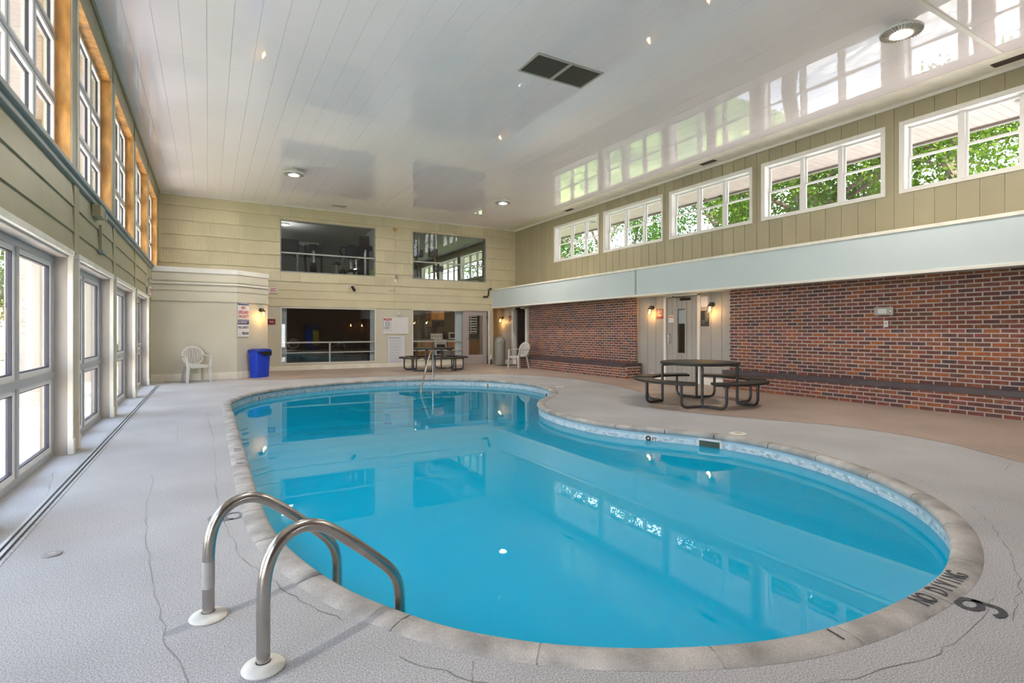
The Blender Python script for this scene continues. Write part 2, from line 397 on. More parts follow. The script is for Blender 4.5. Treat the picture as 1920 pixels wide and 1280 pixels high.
# --- pool outline (inner lip of the coping, metres)
OUT = [(0.33, 10.43), (0.33, 9.43), (0.33, 8.5), (0.325, 7.4), (0.323, 6.6), (0.322, 5.93), (0.322, 5.23), (0.322, 4.7), (0.324, 4.34), (0.332, 4.0),
       (0.342, 3.75), (0.357, 3.58), (0.398, 3.286), (0.45, 3.04), (0.512, 2.81), (0.572, 2.63), (0.632, 2.49), (0.689, 2.38), (0.75, 2.275), (0.818, 2.15),
       (0.895, 2.042), (0.968, 1.95), (1.066, 1.857), (1.12, 1.8), (1.275, 1.677), (1.49, 1.538), (1.67, 1.447), (1.865, 1.364), (2.085, 1.295),
       (2.364, 1.247), (2.65, 1.228), (2.94, 1.229), (3.235, 1.251), (3.466, 1.297), (3.76, 1.39), (3.96, 1.475), (4.13, 1.562), (4.3, 1.67),
       (4.5, 1.82), (4.665, 1.98), (4.832, 2.176), (4.969, 2.388), (5.1, 2.639), (5.195, 2.866), (5.29, 3.141), (5.355, 3.488), (5.37, 3.9),
       (5.31, 4.2), (5.255, 4.36), (5.16, 4.58), (4.93, 4.965), (4.755, 5.261), (4.65, 5.544), (4.58, 5.904), (4.565, 6.36), (4.61, 6.8),
       (4.69, 7.15), (4.82, 7.5), (4.99, 7.8), (5.17, 8.03), (5.5, 8.34), (5.83, 8.66), (6.06, 8.93), (6.24, 9.2), (6.42, 9.6), (6.55, 10.05),
       (6.62, 10.8), (6.49, 11.5), (6.11, 12.2), (5.6, 12.72), (5.1, 13.05), (4.55, 13.26), (3.9, 13.35), (3.2, 13.29), (2.54, 13.13), (1.95, 12.9),
       (1.37, 12.55), (0.94, 12.09), (0.66, 11.6), (0.45, 11.04)]
def catmull(P, k=8):
    out = []; n = len(P)
    for i in range(n):
        p0, p1, p2, p3 = [Vector(P[(i + j) % n]) for j in (-1, 0, 1, 2)]
        for t in [j / k for j in range(k)]:
            out.append(0.5 * ((2 * p1) + (p2 - p0) * t + (2 * p0 - 5 * p1 + 4 * p2 - p3) * t * t + (3 * p1 - p0 - 3 * p2 + p3) * t ** 3))
    return out
def resample(P, step, closed=True):
    Q = P + [P[0]] if closed else P
    d = [0.0]
    for i in range(1, len(Q)): d.append(d[-1] + (Q[i] - Q[i - 1]).length)
    n = max(3, round(d[-1] / step)); res = []; j = 0
    for i in range(n):
        t = d[-1] * i / n
        while d[j + 1] < t: j += 1
        f = (t - d[j]) / max(1e-9, d[j + 1] - d[j]); res.append(Q[j].lerp(Q[j + 1], f))
    return res, d[-1]
C0, PER = resample(catmull(OUT), 0.06)
for _ in range(6):
    n = len(C0); C0 = [(C0[i - 1] + C0[i] * 2 + C0[(i + 1) % n]) / 4 for i in range(n)]
NP = len(C0)
def normals(P):
    r = []
    for i in range(len(P)):
        t = (P[(i + 1) % len(P)] - P[i - 1]).normalized(); r.append(Vector((-t.y, t.x)))   # inward for ccw
    return r
area = sum(C0[i - 1].x * C0[i].y - C0[i].x * C0[i - 1].y for i in range(NP))
if area < 0: C0.reverse()
NI = normals(C0)
def off(i, d): return C0[i % NP] + NI[i % NP] * d     # d>0 towards the water
WZ = -0.15

# ------------------------------------------------------------------ floor
floor = struct('floor', 'grey concrete pool deck with hairline cracks and a tan mosaic border')
bm = bmesh.new()
def loop(pts, z=0.0):
    vs = [bm.verts.new((p[0], p[1], z)) for p in pts]
    return [bm.edges.new((vs[i], vs[(i + 1) % len(vs)])) for i in range(len(vs))]
e1 = loop([(-1.45, YF), (10.25, YF), (10.25, 19.3), (-1.45, 19.3)])
e2 = loop([off(i, -0.12) for i in range(NP)])
bmesh.ops.triangle_fill(bm, use_beauty=True, edges=e1 + e2)
me = bpy.data.meshes.new('concrete_deck')
for f in bm.faces:
    if f.normal.z < 0: f.normal_flip()
bm.to_mesh(me); bm.free(); me.materials.append(M['deck'])
o = bpy.data.objects.new('concrete_deck', me); COL.objects.link(o); o.parent = floor
B(-1.6, 10.3, YF - 0.2, 1.0, -0.4, -0.05).box(-1.6, 0.1, 1.0, 19.4, -0.4, -0.05).box(6.8, 10.3, 1.0, 19.4, -0.4, -0.05).box(0.1, 6.8, 13.6, 19.4, -0.4, -0.05).build('subfloor', M['deck'], floor)
TB = [(-1.0, 14.95), (1.8, 14.85), (2.6, 14.8), (3.97, 14.6), (5.3, 14.45), (6.53, 14.15), (7.5, 13.5), (8.1, 12.6), (8.3, 11.6), (8.31, 10.67), (8.19, 9.5), (7.73, 8.15),
      (7.22, 7.33), (6.6, 6.75), (6.38, 6.35), (6.4, 5.9), (6.55, 5.43), (6.85, 4.76), (7.15, 4.2), (7.3, 3.6), (7.2, 2.8), (6.97, 2.33), (6.72, 1.93), (6.2, 1.2), (5.5, 0.4), (4.5, -0.6), (3.0, YF)]
tb = [p for p in catmull([Vector(p) for p in TB], 6)][:-6]
poly = [(p.x, p.y) for p in tb if p.y >= YF] + [(10.2, YF), (10.2, 19.3), (-1.0, 19.3)]
MB().add([(x, y, 0.003) for x, y in poly], [tuple(range(len(poly)))]).build('mosaic_border', M['tilefloor'], floor)
o = floor.children[-1]
bm = bmesh.new(); bm.from_mesh(o.data); bmesh.ops.triangulate(bm, faces=bm.faces[:])
for f in bm.faces:
    if f.normal.z < 0: f.normal_flip()
bm.to_mesh(o.data); bm.free()
def ribbon(pts, w, z=0.0015, jit=0.012, sub=8):
    P = []
    for i in range(len(pts) - 1):
        a = Vector(pts[i]); b = Vector(pts[i + 1])
        for k in range(sub): P.append(a.lerp(b, k / sub) + Vector((random.uniform(-jit, jit), random.uniform(-jit, jit))))
    P.append(Vector(pts[-1])); mb = MB(); vs = []; fs = []
    for i, p in enumerate(P):
        t = (P[min(i + 1, len(P) - 1)] - P[max(i - 1, 0)]).normalized(); nn = Vector((-t.y, t.x)) * (w * random.uniform(0.15, 0.75) / 2)
        vs += [(p.x + nn.x, p.y + nn.y, z), (p.x - nn.x, p.y - nn.y, z)]
        if i: fs.append((2 * i - 2, 2 * i - 1, 2 * i + 1, 2 * i))
    return mb.add(vs, fs)
for pts, w in [([(-0.02, 9.6), (0.04, 7.5), (0.06, 6.0), (0.05, 4.6), (0.09, 3.9), (0.16, 3.3), (0.33, 2.72), (0.5, 2.35)], 0.008),
               ([(-0.42, 5.5), (-0.36, 4.2), (-0.25, 3.2), (-0.14, 2.5), (0.02, 1.9), (0.18, 1.5)], 0.006),
               ([(0.63, 1.99), (0.88, 1.62), (1.25, 1.35), (1.8, 1.1), (2.4, 0.95), (2.9, 0.98), (3.3, 1.05)], 0.006),
               ([(3.02, 0.9), (3.5, 1.02), (3.95, 1.2), (4.4, 1.42), (4.75, 1.65)], 0.007),
               ([(4.9, 1.9), (5.15, 2.1), (5.3, 2.35)], 0.006), ([(0.06, 4.9), (0.17, 4.95)], 0.006), ([(0.86, 1.8), (0.78, 1.62), (0.72, 1.5)], 0.008),
               ([(-0.6, 9.5), (-0.35, 8.3), (-0.3, 7.0)], 0.006), ([(-1.2, 6.1), (-1.05, 5.2)], 0.006), ([(5.6, 1.4), (6.2, 1.9), (6.6, 2.0)], 0.008)]:
    ribbon(pts, w).build('crack', M['crack'], floor)

# slot drain along the glazed wall
dr = thing('slot_drain', 'long narrow slot drain running parallel to the glazed wall', 'drain', (0, 0, 0))
for x0, x1, m in [(-1.055, -1.035, 'alu'), (-1.035, -1.018, 'dark'), (-1.018, -0.998, 'alu'), (-0.998, -0.982, 'dark'), (-0.982, -0.962, 'deck')]:
    B(x0, x1, -1.5, 14.66, -0.01, 0.004 if m == 'alu' else (0.0025 if m == 'dark' else 0.003)).build({'alu': 'rail', 'dark': 'slot', 'deck': 'edge_strip'}[m], M[m], dr)

# ------------------------------------------------------------------ ceiling
ceil = struct('ceiling', 'glossy off-white panelled ceiling reflecting the windows')
B(XL - 0.3, XR + 0.3, YF - 0.2, YB + 0.2, ZC + 0.012, ZC + 0.12).build('ceiling_deck', M['ceiling'], ceil)
PW = 0.305
nx = int((XR - XL) / PW) + 1
ys = [YF, 3.13, 9.2, 13.6, YB]
for j in range(4):
    for i in range(nx):
        x0 = XL + i * PW; x1 = min(x0 + PW - 0.0006, XR); y0 = ys[j] + 0.001; y1 = ys[j + 1] - 0.001; c = 0.0014
        MB().hexa([(x0 + c, y0, ZC), (x1 - c, y0, ZC), (x1 - c, y1, ZC), (x0 + c, y1, ZC)], [(x0, y0, ZC + 0.01), (x1, y0, ZC + 0.01), (x1, y1, ZC + 0.01), (x0, y1, ZC + 0.01)]).build('ceiling_panel', M['ceiling'], ceil)
B(4.4, 10.0, 3.10, 3.16, ZC - 0.02, ZC + 0.01).build('joint_strip', M['white'], ceil, bevel=0.006)
B(XR - 0.62, XR, YF, YB, ZC - 0.004, ZC + 0.01).build('edge_border', M['cream'], ceil)
# crown trims
B(XR - 0.045, XR, YF, YB, ZC - 0.06, ZC).build('trim_1', M['white'], bevel=0.01); tag(bpy.data.objects['trim_1'], 'cream crown trim along the top of the window wall', kind='structure')
tag(B(XL, XR, YB - 0.05, YB, ZC - 0.05, ZC).build('trim_2', M['white'], bevel=0.01), 'cream crown trim at the top of the shingled end wall', kind='structure')
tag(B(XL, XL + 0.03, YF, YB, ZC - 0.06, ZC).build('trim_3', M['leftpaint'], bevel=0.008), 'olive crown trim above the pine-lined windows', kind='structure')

# ------------------------------------------------------------------ left wall
wl = struct('wall_left', 'olive lap-sided wall holding the tall glazed bays and pine-lined windows')
UH = (2.93, 4.91); UW = 1.125; LW = 1.185; LH = 2.02
holes = [(c - UW, c + UW, *UH) for c in UP] + [(c - LW, c + LW, -0.05, LH) for c in LOW]
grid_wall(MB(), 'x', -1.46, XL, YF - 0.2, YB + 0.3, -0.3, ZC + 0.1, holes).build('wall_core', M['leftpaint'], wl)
LAPS = [(2.07, 2.30), (2.29, 2.565), (2.555, 2.82)]
for k in range(len(POST) - 1):
    a, b = POST[k] + 0.12, POST[k + 1] - 0.12
    if a > 15.7: continue
    b = min(b, 15.85)
    for z0, z1 in LAPS:
        MB().hexa([(XL + 0.001, a, z0), (XL + 0.026, a, z0), (XL + 0.026, b, z0), (XL + 0.001, b, z0)], [(XL + 0.001, a, z1), (XL + 0.008, a, z1), (XL + 0.008, b, z1), (XL + 0.001, b, z1)]).build('siding_board', M['leftpaint'], wl)
for p in POST[:-1]:
    B(XL, XL + 0.028, p - 0.12, p + 0.12, 2.07, 2.82).build('batten', M['leftpaint'], wl)
    for s in (-1, 1):
        y0 = p + s * 0.16 - 0.022
        B(XL, XL + 0.012, y0, y0 + 0.044, 2.92, 4.95).build('window_edge_strip', M['cream'], wl)
    B(XL, XL + 0.015, p - 0.02, p + 0.02, 4.95, ZC - 0.06).build('joint_batten', M['leftpaint'], wl)
B(XL, XL + 0.085, YF, YB, 2.855, 2.90).build('ledge', M['ledge'], wl, bevel=0.006)
B(XL, XL + 0.05, YF, YB, 2.80, 2.855).build('ledge_apron', M['ledge'], wl, bevel=0.005)

# upper windows: 3 x 3 white sashes in a pine box
def upper_window(cy, n):
    w = struct('window_%d' % n, 'white nine-light upper window lined with knotty pine'); w.location = (0, cy, 0)
    x0 = -1.355
    for s in (-1, 1):
        y = s * UW
        B(x0, XL + 0.01, min(y, y - s * 0.022), max(y, y - s * 0.022), *UH).build('jamb', M['wood'], w)['label'] = 'knotty pine jamb board'
    B(x0, XL + 0.01, -UW, UW, UH[1] - 0.022, UH[1]).build('head', M['wood'], w)['label'] = 'knotty pine head board'
    B(x0 - 0.03, XL, -UW, UW, UH[0], UH[0] + 0.02).build('sill', M['winwhite'], w)
    fy = 2 * (UW - 0.022) / 3; fz = (UH[1] - UH[0] - 0.042) / 3
    for i in range(3):
        for j in range(3):
            ya = -UW + 0.022 + i * fy; za = UH[0] + 0.02 + j * fz
            inst('sash', SASH, w, (0, ya, za))
            inst('pane', PANE, w, (0, ya, za))
            inst('gasket', GASK, w, (0, ya, za))
    for i in (1, 2): B(-1.375, -1.348, -UW + 0.022 + i * fy - 0.012, -UW + 0.022 + i * fy + 0.012, *UH).build('mullion', M['alu'], w)
    for j in (1, 2): B(-1.375, -1.342, -UW + 0.022, UW - 0.022, UH[0] + 0.02 + j * fz - 0.018, UH[0] + 0.02 + j * fz + 0.018).build('transom', M['alu'], w)
    return w
fy = 2 * (UW - 0.022) / 3; fz = (UH[1] - UH[0] - 0.042) / 3
def ring(mb, x0, x1, y0, y1, z0, z1, t):
    mb.box(x0, x1, y0, y0 + t, z0, z1); mb.box(x0, x1, y1 - t, y1, z0, z1); mb.box(x0, x1, y0 + t, y1 - t, z0, z0 + t); mb.box(x0, x1, y0 + t, y1 - t, z1 - t, z1); return mb
SASH = ring(MB(), -1.41, -1.352, 0.006, fy - 0.006, 0.006, fz - 0.006, 0.055).mesh('sash', M['winwhite'])
GASK = ring(MB(), -1.405, -1.38, 0.061, fy - 0.061, 0.061, fz - 0.061, 0.005).mesh('gasket', M['gasket'])
PANE = B(-1.394, -1.390, 0.06, fy - 0.06, 0.06, fz - 0.06).mesh('pane', M['glass'])
nwin = 1
for c in UP: upper_window(c, nwin); nwin += 1

# lower glazed bays
def lower_bay(cy, n, door=False):
    w = struct(('door_4' if door else 'window_%d' % n), 'white aluminium exit door and sidelight in a cream cased bay' if door else 'floor-length aluminium glazing in a cream cased bay'); w.location = (0, cy, 0)
    for s in (-1, 1):
        y = s * LW
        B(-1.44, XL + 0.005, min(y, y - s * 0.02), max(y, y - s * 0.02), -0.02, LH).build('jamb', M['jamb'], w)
        y = s * (LW + 0.008)
        B(XL, XL + 0.045, min(y, y - s * 0.045), max(y, y - s * 0.045), 0.0, LH + 0.045).build('casing', M['cream'], w, bevel=0.004)
        B(XL, XL + 0.052, min(y - s * 0.05, y + s * 0.03), max(y - s * 0.05, y + s * 0.03), 0.001, 0.16).build('casing_block', M['cream'], w, bevel=0.006)
    B(XL, XL + 0.05, -LW - 0.02, LW + 0.02, LH, LH + 0.055).build('header', M['cream'], w, bevel=0.004)
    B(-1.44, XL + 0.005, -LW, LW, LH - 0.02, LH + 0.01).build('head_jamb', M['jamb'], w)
    x0, x1 = -1.40, -1.345
    a = LW - 0.02
    mb = ring(MB(), x0, x1, -a, a, 0.0, LH - 0.02, 0.06); mb.box(x0, x1, -0.035, 0.035, 0.06, LH - 0.08); mb.build('frame', M['alu'], w, bevel=0.003)
    B(x0, x1 + 0.008, -a + 0.001, a - 0.001, 0.785, 0.855).build('mid_rail', M['alu'], w, bevel=0.003)
    for ya, yb in ((-a + 0.06, -0.035), (0.035, a - 0.06)):
        for za, zb in ((0.06, 0.785), (0.855, LH - 0.08)):
            ring(MB(), x0 - 0.01, x1 - 0.012, ya, yb, za, zb, 0.045).build('sash', M['winwhite'], w)
            ring(MB(), x0, x1 - 0.02, ya + 0.045, yb - 0.045, za + 0.045, zb - 0.045, 0.010).build('gasket', M['gasket'], w)
            B(-1.38, -1.375, ya + 0.045, yb - 0.045, za + 0.045, zb - 0.045).build('pane', M['glass'], w)
    if door:
        MB().tube([(-1.35, -0.12, 0.98), (-1.31, -0.12, 0.98), (-1.31, 0.0, 0.98), (-1.31, 0.7, 0.98), (-1.35, 0.7, 0.98)], 0.018, 8).build('push_bar', M['alu'], w)
        B(-1.375, -1.32, -0.6, -0.3, LH - 0.13, LH - 0.07).build('door_closer', M['alu'], w)
for i, c in enumerate(LOW):
    lower_bay(c, nwin, door=(i == len(LOW) - 1)); nwin += 1

# ------------------------------------------------------------------ alcove box at the far end of the glazed wall
AL = [(XL, 15.80), (0.652, 15.80), (1.46, 16.48), (1.46, YB), (XL, YB)]
wa = struct('wall_alcove', 'beige boxed-out corner with cream cap and white conduit in front of the shingles')
MB().prism(AL, 0, 2.83).build('wall_core', M['plain'], wa)
def grow(d): return [(XL, 15.80 - d), (0.652 + d * 0.35, 15.80 - d), (1.46 + d, 16.48 - d * 0.4), (1.46 + d, YB), (XL, YB)]
MB().prism(grow(0.03), 2.755, 2.88).build('cap', M['white'], wa, bevel=0.006)
def along(d, z0, z1, t0, t1, name, m):   # tapered lap band along the two visible faces
    a, b = grow(t0), grow(t1)
    for i in (0, 1):
        MB().hexa([(AL[i][0], AL[i][1], z0), (a[i][0], a[i][1], z0), (a[i + 1][0], a[i + 1][1], z0), (AL[i + 1][0], AL[i + 1][1], z0)],
                  [(AL[i][0], AL[i][1], z1), (b[i][0], b[i][1], z1), (b[i + 1][0], b[i + 1][1], z1), (AL[i + 1][0], AL[i + 1][1], z1)]).build(name, m, wa)
for z0, z1 in ((2.03, 2.31), (2.30, 2.55), (2.54, 2.76)): along(0, z0, z1, 0.024, 0.006, 'siding_board', M['plain'])
g = grow(0.035)
tag(MB().tube([(XL + 0.02, 15.2, 2.47), (XL + 0.03, g[0][1], 2.47), (0.0, g[0][1], 2.475), (g[1][0], g[1][1], 2.475), (g[2][0], g[2][1], 2.47)], 0.016, 8).build('conduit', M['white'], None, True), 'white conduit running round the beige corner box below its cap', 'conduit')
a = grow(0.02)
tag(MB().prism([AL[0], a[0], a[1], a[2], a[3], AL[3]], 0, 0.18).build('baseboard_alcove', M['cream'], bevel=0.005), 'cream baseboard round the beige corner box', kind='structure')

# ------------------------------------------------------------------ back wall
wb = struct('wall_back', 'shingled olive end wall with two upper gym windows and two lower windows')
G1 = (1.983, 5.047, 3.165, 4.85); G2 = (6.39, 9.361, 3.155, 4.87); R1 = (2.0, 5.06, 0.20, 2.04); K1 = (6.38, 8.43, 0.22, 2.06); D1 = (8.43, 9.45, -0.1, 2.06)
BH = [G1, G2, R1, K1, D1]
grid_wall(MB(), 'y', YB + 0.012, YB + 0.20, XL - 0.2, 9.68, -0.3, ZC + 0.1, BH).box(9.68, XR + 0.2, YB + 0.012, YB + 0.20, 2.16, ZC + 0.1).build('wall_core', M['plain'], wb)
rows = [(2.86, 3.27), (3.27, 3.68), (3.68, 4.10), (4.10, 4.52), (4.52, 4.94), (4.94, 5.31)]
for ri, (z0, z1) in enumerate(rows):
    x = XL - 0.6 * (ri % 2) - random.random() * 0.3
    while x < XR:
        wdt = random.choice([1.22, 1.22, 0.6, 0.9]); xa, xb = max(x, XL), min(x + wdt - 0.004, XR); x += wdt
        if xb - xa < 0.03: continue
        for (a0, a1, c0, c1) in subtract((xa, xb, z0 + 0.004, z1), [G1, G2]):
            ft = 0.05 if abs(c0 - z0 - 0.004) < 1e-6 else 0.014
            nseg = max(1, int((a1 - a0) / 0.2)); mb = MB(); bot = []; top = []
            for k in range(nseg + 1):
                xx = a0 + (a1 - a0) * k / nseg; dz = random.uniform(-0.011, 0.011) if ft > 0.02 else 0
                bot.append((xx, c0 + dz))
            for k in range(nseg):
                (xA, zA), (xB, zB) = bot[k], bot[k + 1]
                mb.add([(xA, YB + 0.012, zA), (xB, YB + 0.012, zB), (xB, YB - ft + 0.012, zB), (xA, YB - ft + 0.012, zA), (xA, YB + 0.012, c1), (xB, YB + 0.012, c1), (xB, YB + 0.004, c1), (xA, YB + 0.004, c1)],
                       [(0, 1, 2, 3), (4, 7, 6, 5), (3, 2, 6, 7)] + ([(0, 3, 7, 4)] if k == 0 else []) + ([(1, 5, 6, 2)] if k == nseg - 1 else []))
            mb.build('shingle', M['shake'], wb)
for z0, z1 in ((2.06, 2.33), (2.32, 2.60), (2.59, 2.87)):
    for xa, xb in ((1.47, 5.72), (5.725, 9.66)):
        MB().hexa([(xa, YB + 0.012, z0), (xa, YB - 0.016, z0), (xb, YB - 0.016, z0), (xb, YB + 0.012, z0)], [(xa, YB + 0.012, z1), (xa, YB + 0.004, z1), (xb, YB + 0.004, z1), (xb, YB + 0.012, z1)]).build('siding_board', M['paint'], wb)
for xa, xb in ((1.47, 8.38),):
    tag(B(xa, xb, YB - 0.012, YB + 0.012, 0, 0.135).build('baseboard_back', M['cream'], bevel=0.004), 'cream baseboard under the lower windows', kind='structure')
# end of the wall beside the glass door
B(9.45, 9.53, YB - 0.02, YB + 0.2, 0, 2.06).build('door_casing', M['cream'], wb)
B(9.45, 9.60, YB - 0.03, YB + 0.2, 0, 0.19).build('plinth_block', M['cream'], wb)

def back_window(nm, h, label, rails, post=None, curtains=(), sill=True):
    w = struct(nm, label)
    x0, x1, z0, z1 = h
    mb = MB(); t = 0.035
    mb.box(x0, x0 + t, YB - 0.004, YB + 0.15, z0, z1).box(x1 - t, x1, YB - 0.004, YB + 0.15, z0, z1).box(x0 + t, x1 - t, YB - 0.004, YB + 0.15, z1 - t, z1).box(x0 + t, x1 - t, YB - 0.004, YB + 0.15, z0, z0 + t)
    mb.build('frame', M['trash'] if 'upper' in label else M['white'], w)
    B(x0 + t, x1 - t, YB + 0.05, YB + 0.056, z0 + t, z1 - t).build('pane', M['backglass'], w)
    for z, r in rails:
        B(x0 + 0.005, x1 - 0.005, YB + 0.07, YB + 0.11, z - r, z + r).build('guard_rail', M['winwhite'], w)
    if post: B(post - 0.022, post + 0.022, YB + 0.07, YB + 0.11, z0 + t, rails[0][0]).build('guard_post', M['winwhite'], w)
    for ca, cb in curtains:
        n = 40; poly = []
        for k in range(n + 1):
            xx = ca + (cb - ca) * k / n; poly.append((xx, YB + 0.15 + 0.025 * math.sin(k * 1.25)))
        for k in range(n, -1, -1):
            xx = ca + (cb - ca) * k / n; poly.append((xx, YB + 0.156 + 0.025 * math.sin(k * 1.25)))
        MB().prism(poly, 0.03, 2.12).build('curtain', M['curtain'], w, True)
    return w
back_window('window_20', G1, 'upper dark window onto gym with treadmill behind white rail', [(3.80, 0.022)])
back_window('window_21', G2, 'upper window onto gym showing bright windows beyond', [(3.80, 0.022)])
back_window('window_22', R1, 'lower dark window with white rails beside blue bin', [(0.895, 0.022), (0.56, 0.016)], 3.53, [(2.01, 2.2), (4.9, 5.06)])
back_window('window_23', K1, 'lower window onto kitchen with pale curtain', [(0.895, 0.022), (0.56, 0.016)], 7.32, [(8.12, 8.44)])

# glass door
d1 = struct('door_1', 'mauve-grey glazed door beside the kitchen window')
mb = MB(); y0, y1 = YB + 0.02, YB + 0.075
mb.box(8.46, 8.64, y0, y1, 0.01, 2.03).box(9.24, 9.42, y0, y1, 0.01, 2.03).box(8.64, 9.24, y0, y1, 1.87, 2.03).box(8.64, 9.24, y0, y1, 0.01, 0.36)
mb.build('door_leaf', M['doorpaint'], d1, bevel=0.004)
B(8.64, 9.24, YB + 0.045, YB + 0.05, 0.36, 1.87).build('pane', M['backglass'], d1)
B(8.39, 8.46, YB - 0.01, YB + 0.15, 0, 2.08).box(8.46, 9.45, YB - 0.01, YB + 0.15, 2.03, 2.08).build('door_frame', M['doorpaint'], d1)
MB().tube([(8.56, y0, 1.0), (8.56, y0 - 0.05, 1.0), (8.66, y0 - 0.05, 1.0)], 0.011, 8).build('handle', M['steel'], d1, True)
B(9.40, 9.425, y0 - 0.01, y1, 0.2, 0.3).box(9.40, 9.425, y0 - 0.01, y1, 1.75, 1.85).build('hinge', M['steel'], d1)

# ------------------------------------------------------------------ right wall: upper boards
wr = struct('wall_right', 'olive vertical boarding around the clerestory windows')
CH = 1.245; CZ = (3.70, 4.975)
rh = [(c - CH, c + CH, *CZ) for c in RW + RWG]
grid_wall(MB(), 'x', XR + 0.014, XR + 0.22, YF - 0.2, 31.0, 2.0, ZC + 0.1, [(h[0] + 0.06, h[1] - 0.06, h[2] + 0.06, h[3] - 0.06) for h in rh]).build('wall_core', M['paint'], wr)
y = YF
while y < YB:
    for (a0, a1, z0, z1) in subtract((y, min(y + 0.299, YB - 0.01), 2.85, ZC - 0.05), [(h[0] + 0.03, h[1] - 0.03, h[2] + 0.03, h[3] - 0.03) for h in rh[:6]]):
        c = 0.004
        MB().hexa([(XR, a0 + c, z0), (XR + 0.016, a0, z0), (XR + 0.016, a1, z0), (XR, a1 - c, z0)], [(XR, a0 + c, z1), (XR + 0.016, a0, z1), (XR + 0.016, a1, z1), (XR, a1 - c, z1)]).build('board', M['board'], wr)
    y += 0.305
def clere(c, n, trims=True):
    w = struct('window_%d' % n, 'white six-light clerestory window above the pale band'); w.location = (0, c, 0)
    z0, z1 = CZ
    if trims: ring(MB(), XR - 0.022, XR + 0.014, -CH, CH, z0, z1, 0.065).build('casing', M['white'], w, bevel=0.004)
    ring(MB(), XR - 0.005, XR + 0.21, -CH + 0.063, CH - 0.063, z0 + 0.063, z1 - 0.063, 0.018).build('reveal', M['winwhite'], w)
    a = CH - 0.082; za, zb = z0 + 0.082, z1 - 0.082; x0, x1 = XR + 0.14, XR + 0.20
    for k in (1, 2):
        yy = -a + 2 * a * k / 3; B(x0 - 0.025, x1 + 0.005, yy - 0.04, yy + 0.04, za, zb).build('mullion', M['winwhite'], w, bevel=0.003)
    zm = (za + zb) / 2
    for k in range(3):
        ya = -a + 2 * a * k / 3 + (0.04 if k else 0.0); yb = -a + 2 * a * (k + 1) / 3 - (0.04 if k < 2 else 0.0)
        ring(MB(), x0, x1 - 0.03, ya, yb, za, zm + 0.018, 0.032).build('sash', M['winwhite'], w)
        ring(MB(), x0 + 0.03, x1, ya, yb, zm - 0.018, zb, 0.032).build('sash', M['winwhite'], w)
        B(x0 + 0.012, x0 + 0.016, ya + 0.03, yb - 0.03, za + 0.03, zm - 0.014).build('pane', M['glass'], w)
        B(x0 + 0.044, x0 + 0.048, ya + 0.03, yb - 0.03, zm + 0.014, zb - 0.03).build('pane', M['glass'], w)
for i, c in enumerate(RW): clere(c, 24 + i)
for i, c in enumerate(RWG): clere(c, 30 + i, True)

# pale band (bulkhead)
wk = struct('wall_bulkhead', 'pale blue-green bulkhead band with cream trims over the brick')
XS = 9.62
B(XS, XR + 0.01, YF, 10.30, 2.17, 2.88).build('bulkhead_panel', M['band'], wk)
B(XS + 0.004, XR + 0.01, 10.31, YB - 0.001, 2.17, 2.88).build('bulkhead_panel', M['band'], wk)
B(XS - 0.002, XS + 0.05, 10.275, 10.335, 2.165, 2.885).build('joint_strip', M['ledge'], wk)
for ya, yb in ((YF, 5.52), (5.525, 10.30), (10.31, YB - 0.0)):
    B(XS - 0.022, XR, ya, yb, 2.845, 2.90).build('top_trim', M['cream'], wk, bevel=0.004)
    B(XS - 0.018, XS + 0.03, ya, yb, 2.155, 2.205).build('bottom_trim', M['white'], wk, bevel=0.004)
B(XS - 0.012, XS + 0.02, YB - 0.045, YB - 0.001, 2.155, 2.90).build('end_trim', M['white'], wk)

# ------------------------------------------------------------------ right wall below the band
GX, BX = 10.18, 10.10
wd = struct('wall_right_boards', 'grey vertical boarding round the two side doors')
DOOR3 = (8.76, 9.79, -0.2, 2.13); DOOR2 = (16.70, 17.62, -0.2, 2.10)
grid_wall(MB(), 'x', GX + 0.012, GX + 0.25, YF - 0.2, 19.3, -0.3, 2.4, [DOOR3, DOOR2]).build('wall_core', M['grey'], wd)
def boards(y0, y1, st=0.297):
    y = y0
    while y < y1 - 0.02:
        yb = min(y + st, y1) - 0.006; c = 0.004
        MB().hexa([(GX, y + c, 0.0), (GX + 0.013, y, 0.0), (GX + 0.013, yb, 0.0), (GX, yb - c, 0.0)], [(GX, y + c, 2.17), (GX + 0.013, y, 2.17), (GX + 0.013, yb, 2.17), (GX, yb - c, 2.17)]).build('board', M['grey'], wd)
        y += st
boards(7.8, 8.70); boards(9.85, 10.8); boards(17.68, 19.2); boards(16.36, 16.64)
B(9.66, GX + 0.2, 19.2, 19.3, -0.1, 2.3).build('niche_end', M['grey'], wd)
B(9.56, 9.68, YB + 0.1, 19.3, -0.1, 2.3).build('niche_side', M['plain'], wd)
B(9.5, GX + 0.2, YB, 19.3, 2.16, 2.3).build('niche_top', M['grey'], wd)
tag(B(GX - 0.018, GX, 17.70, 19.2, 0, 0.15).build('baseboard_right', M['white'], bevel=0.004), 'white baseboard behind the domed waste bin', kind='structure')
tag(B(GX - 0.018, GX, 7.84, 8.68, 0, 0.16).build('baseboard_right.001', M['white'], bevel=0.004), 'white baseboard between the grey door and the long brick wall', kind='structure')
tag(B(GX - 0.018, GX, 9.86, 10.3, 0, 0.16).build('baseboard_right.002', M['white'], bevel=0.004), 'white baseboard below the maroon sign by the grey door', kind='structure')

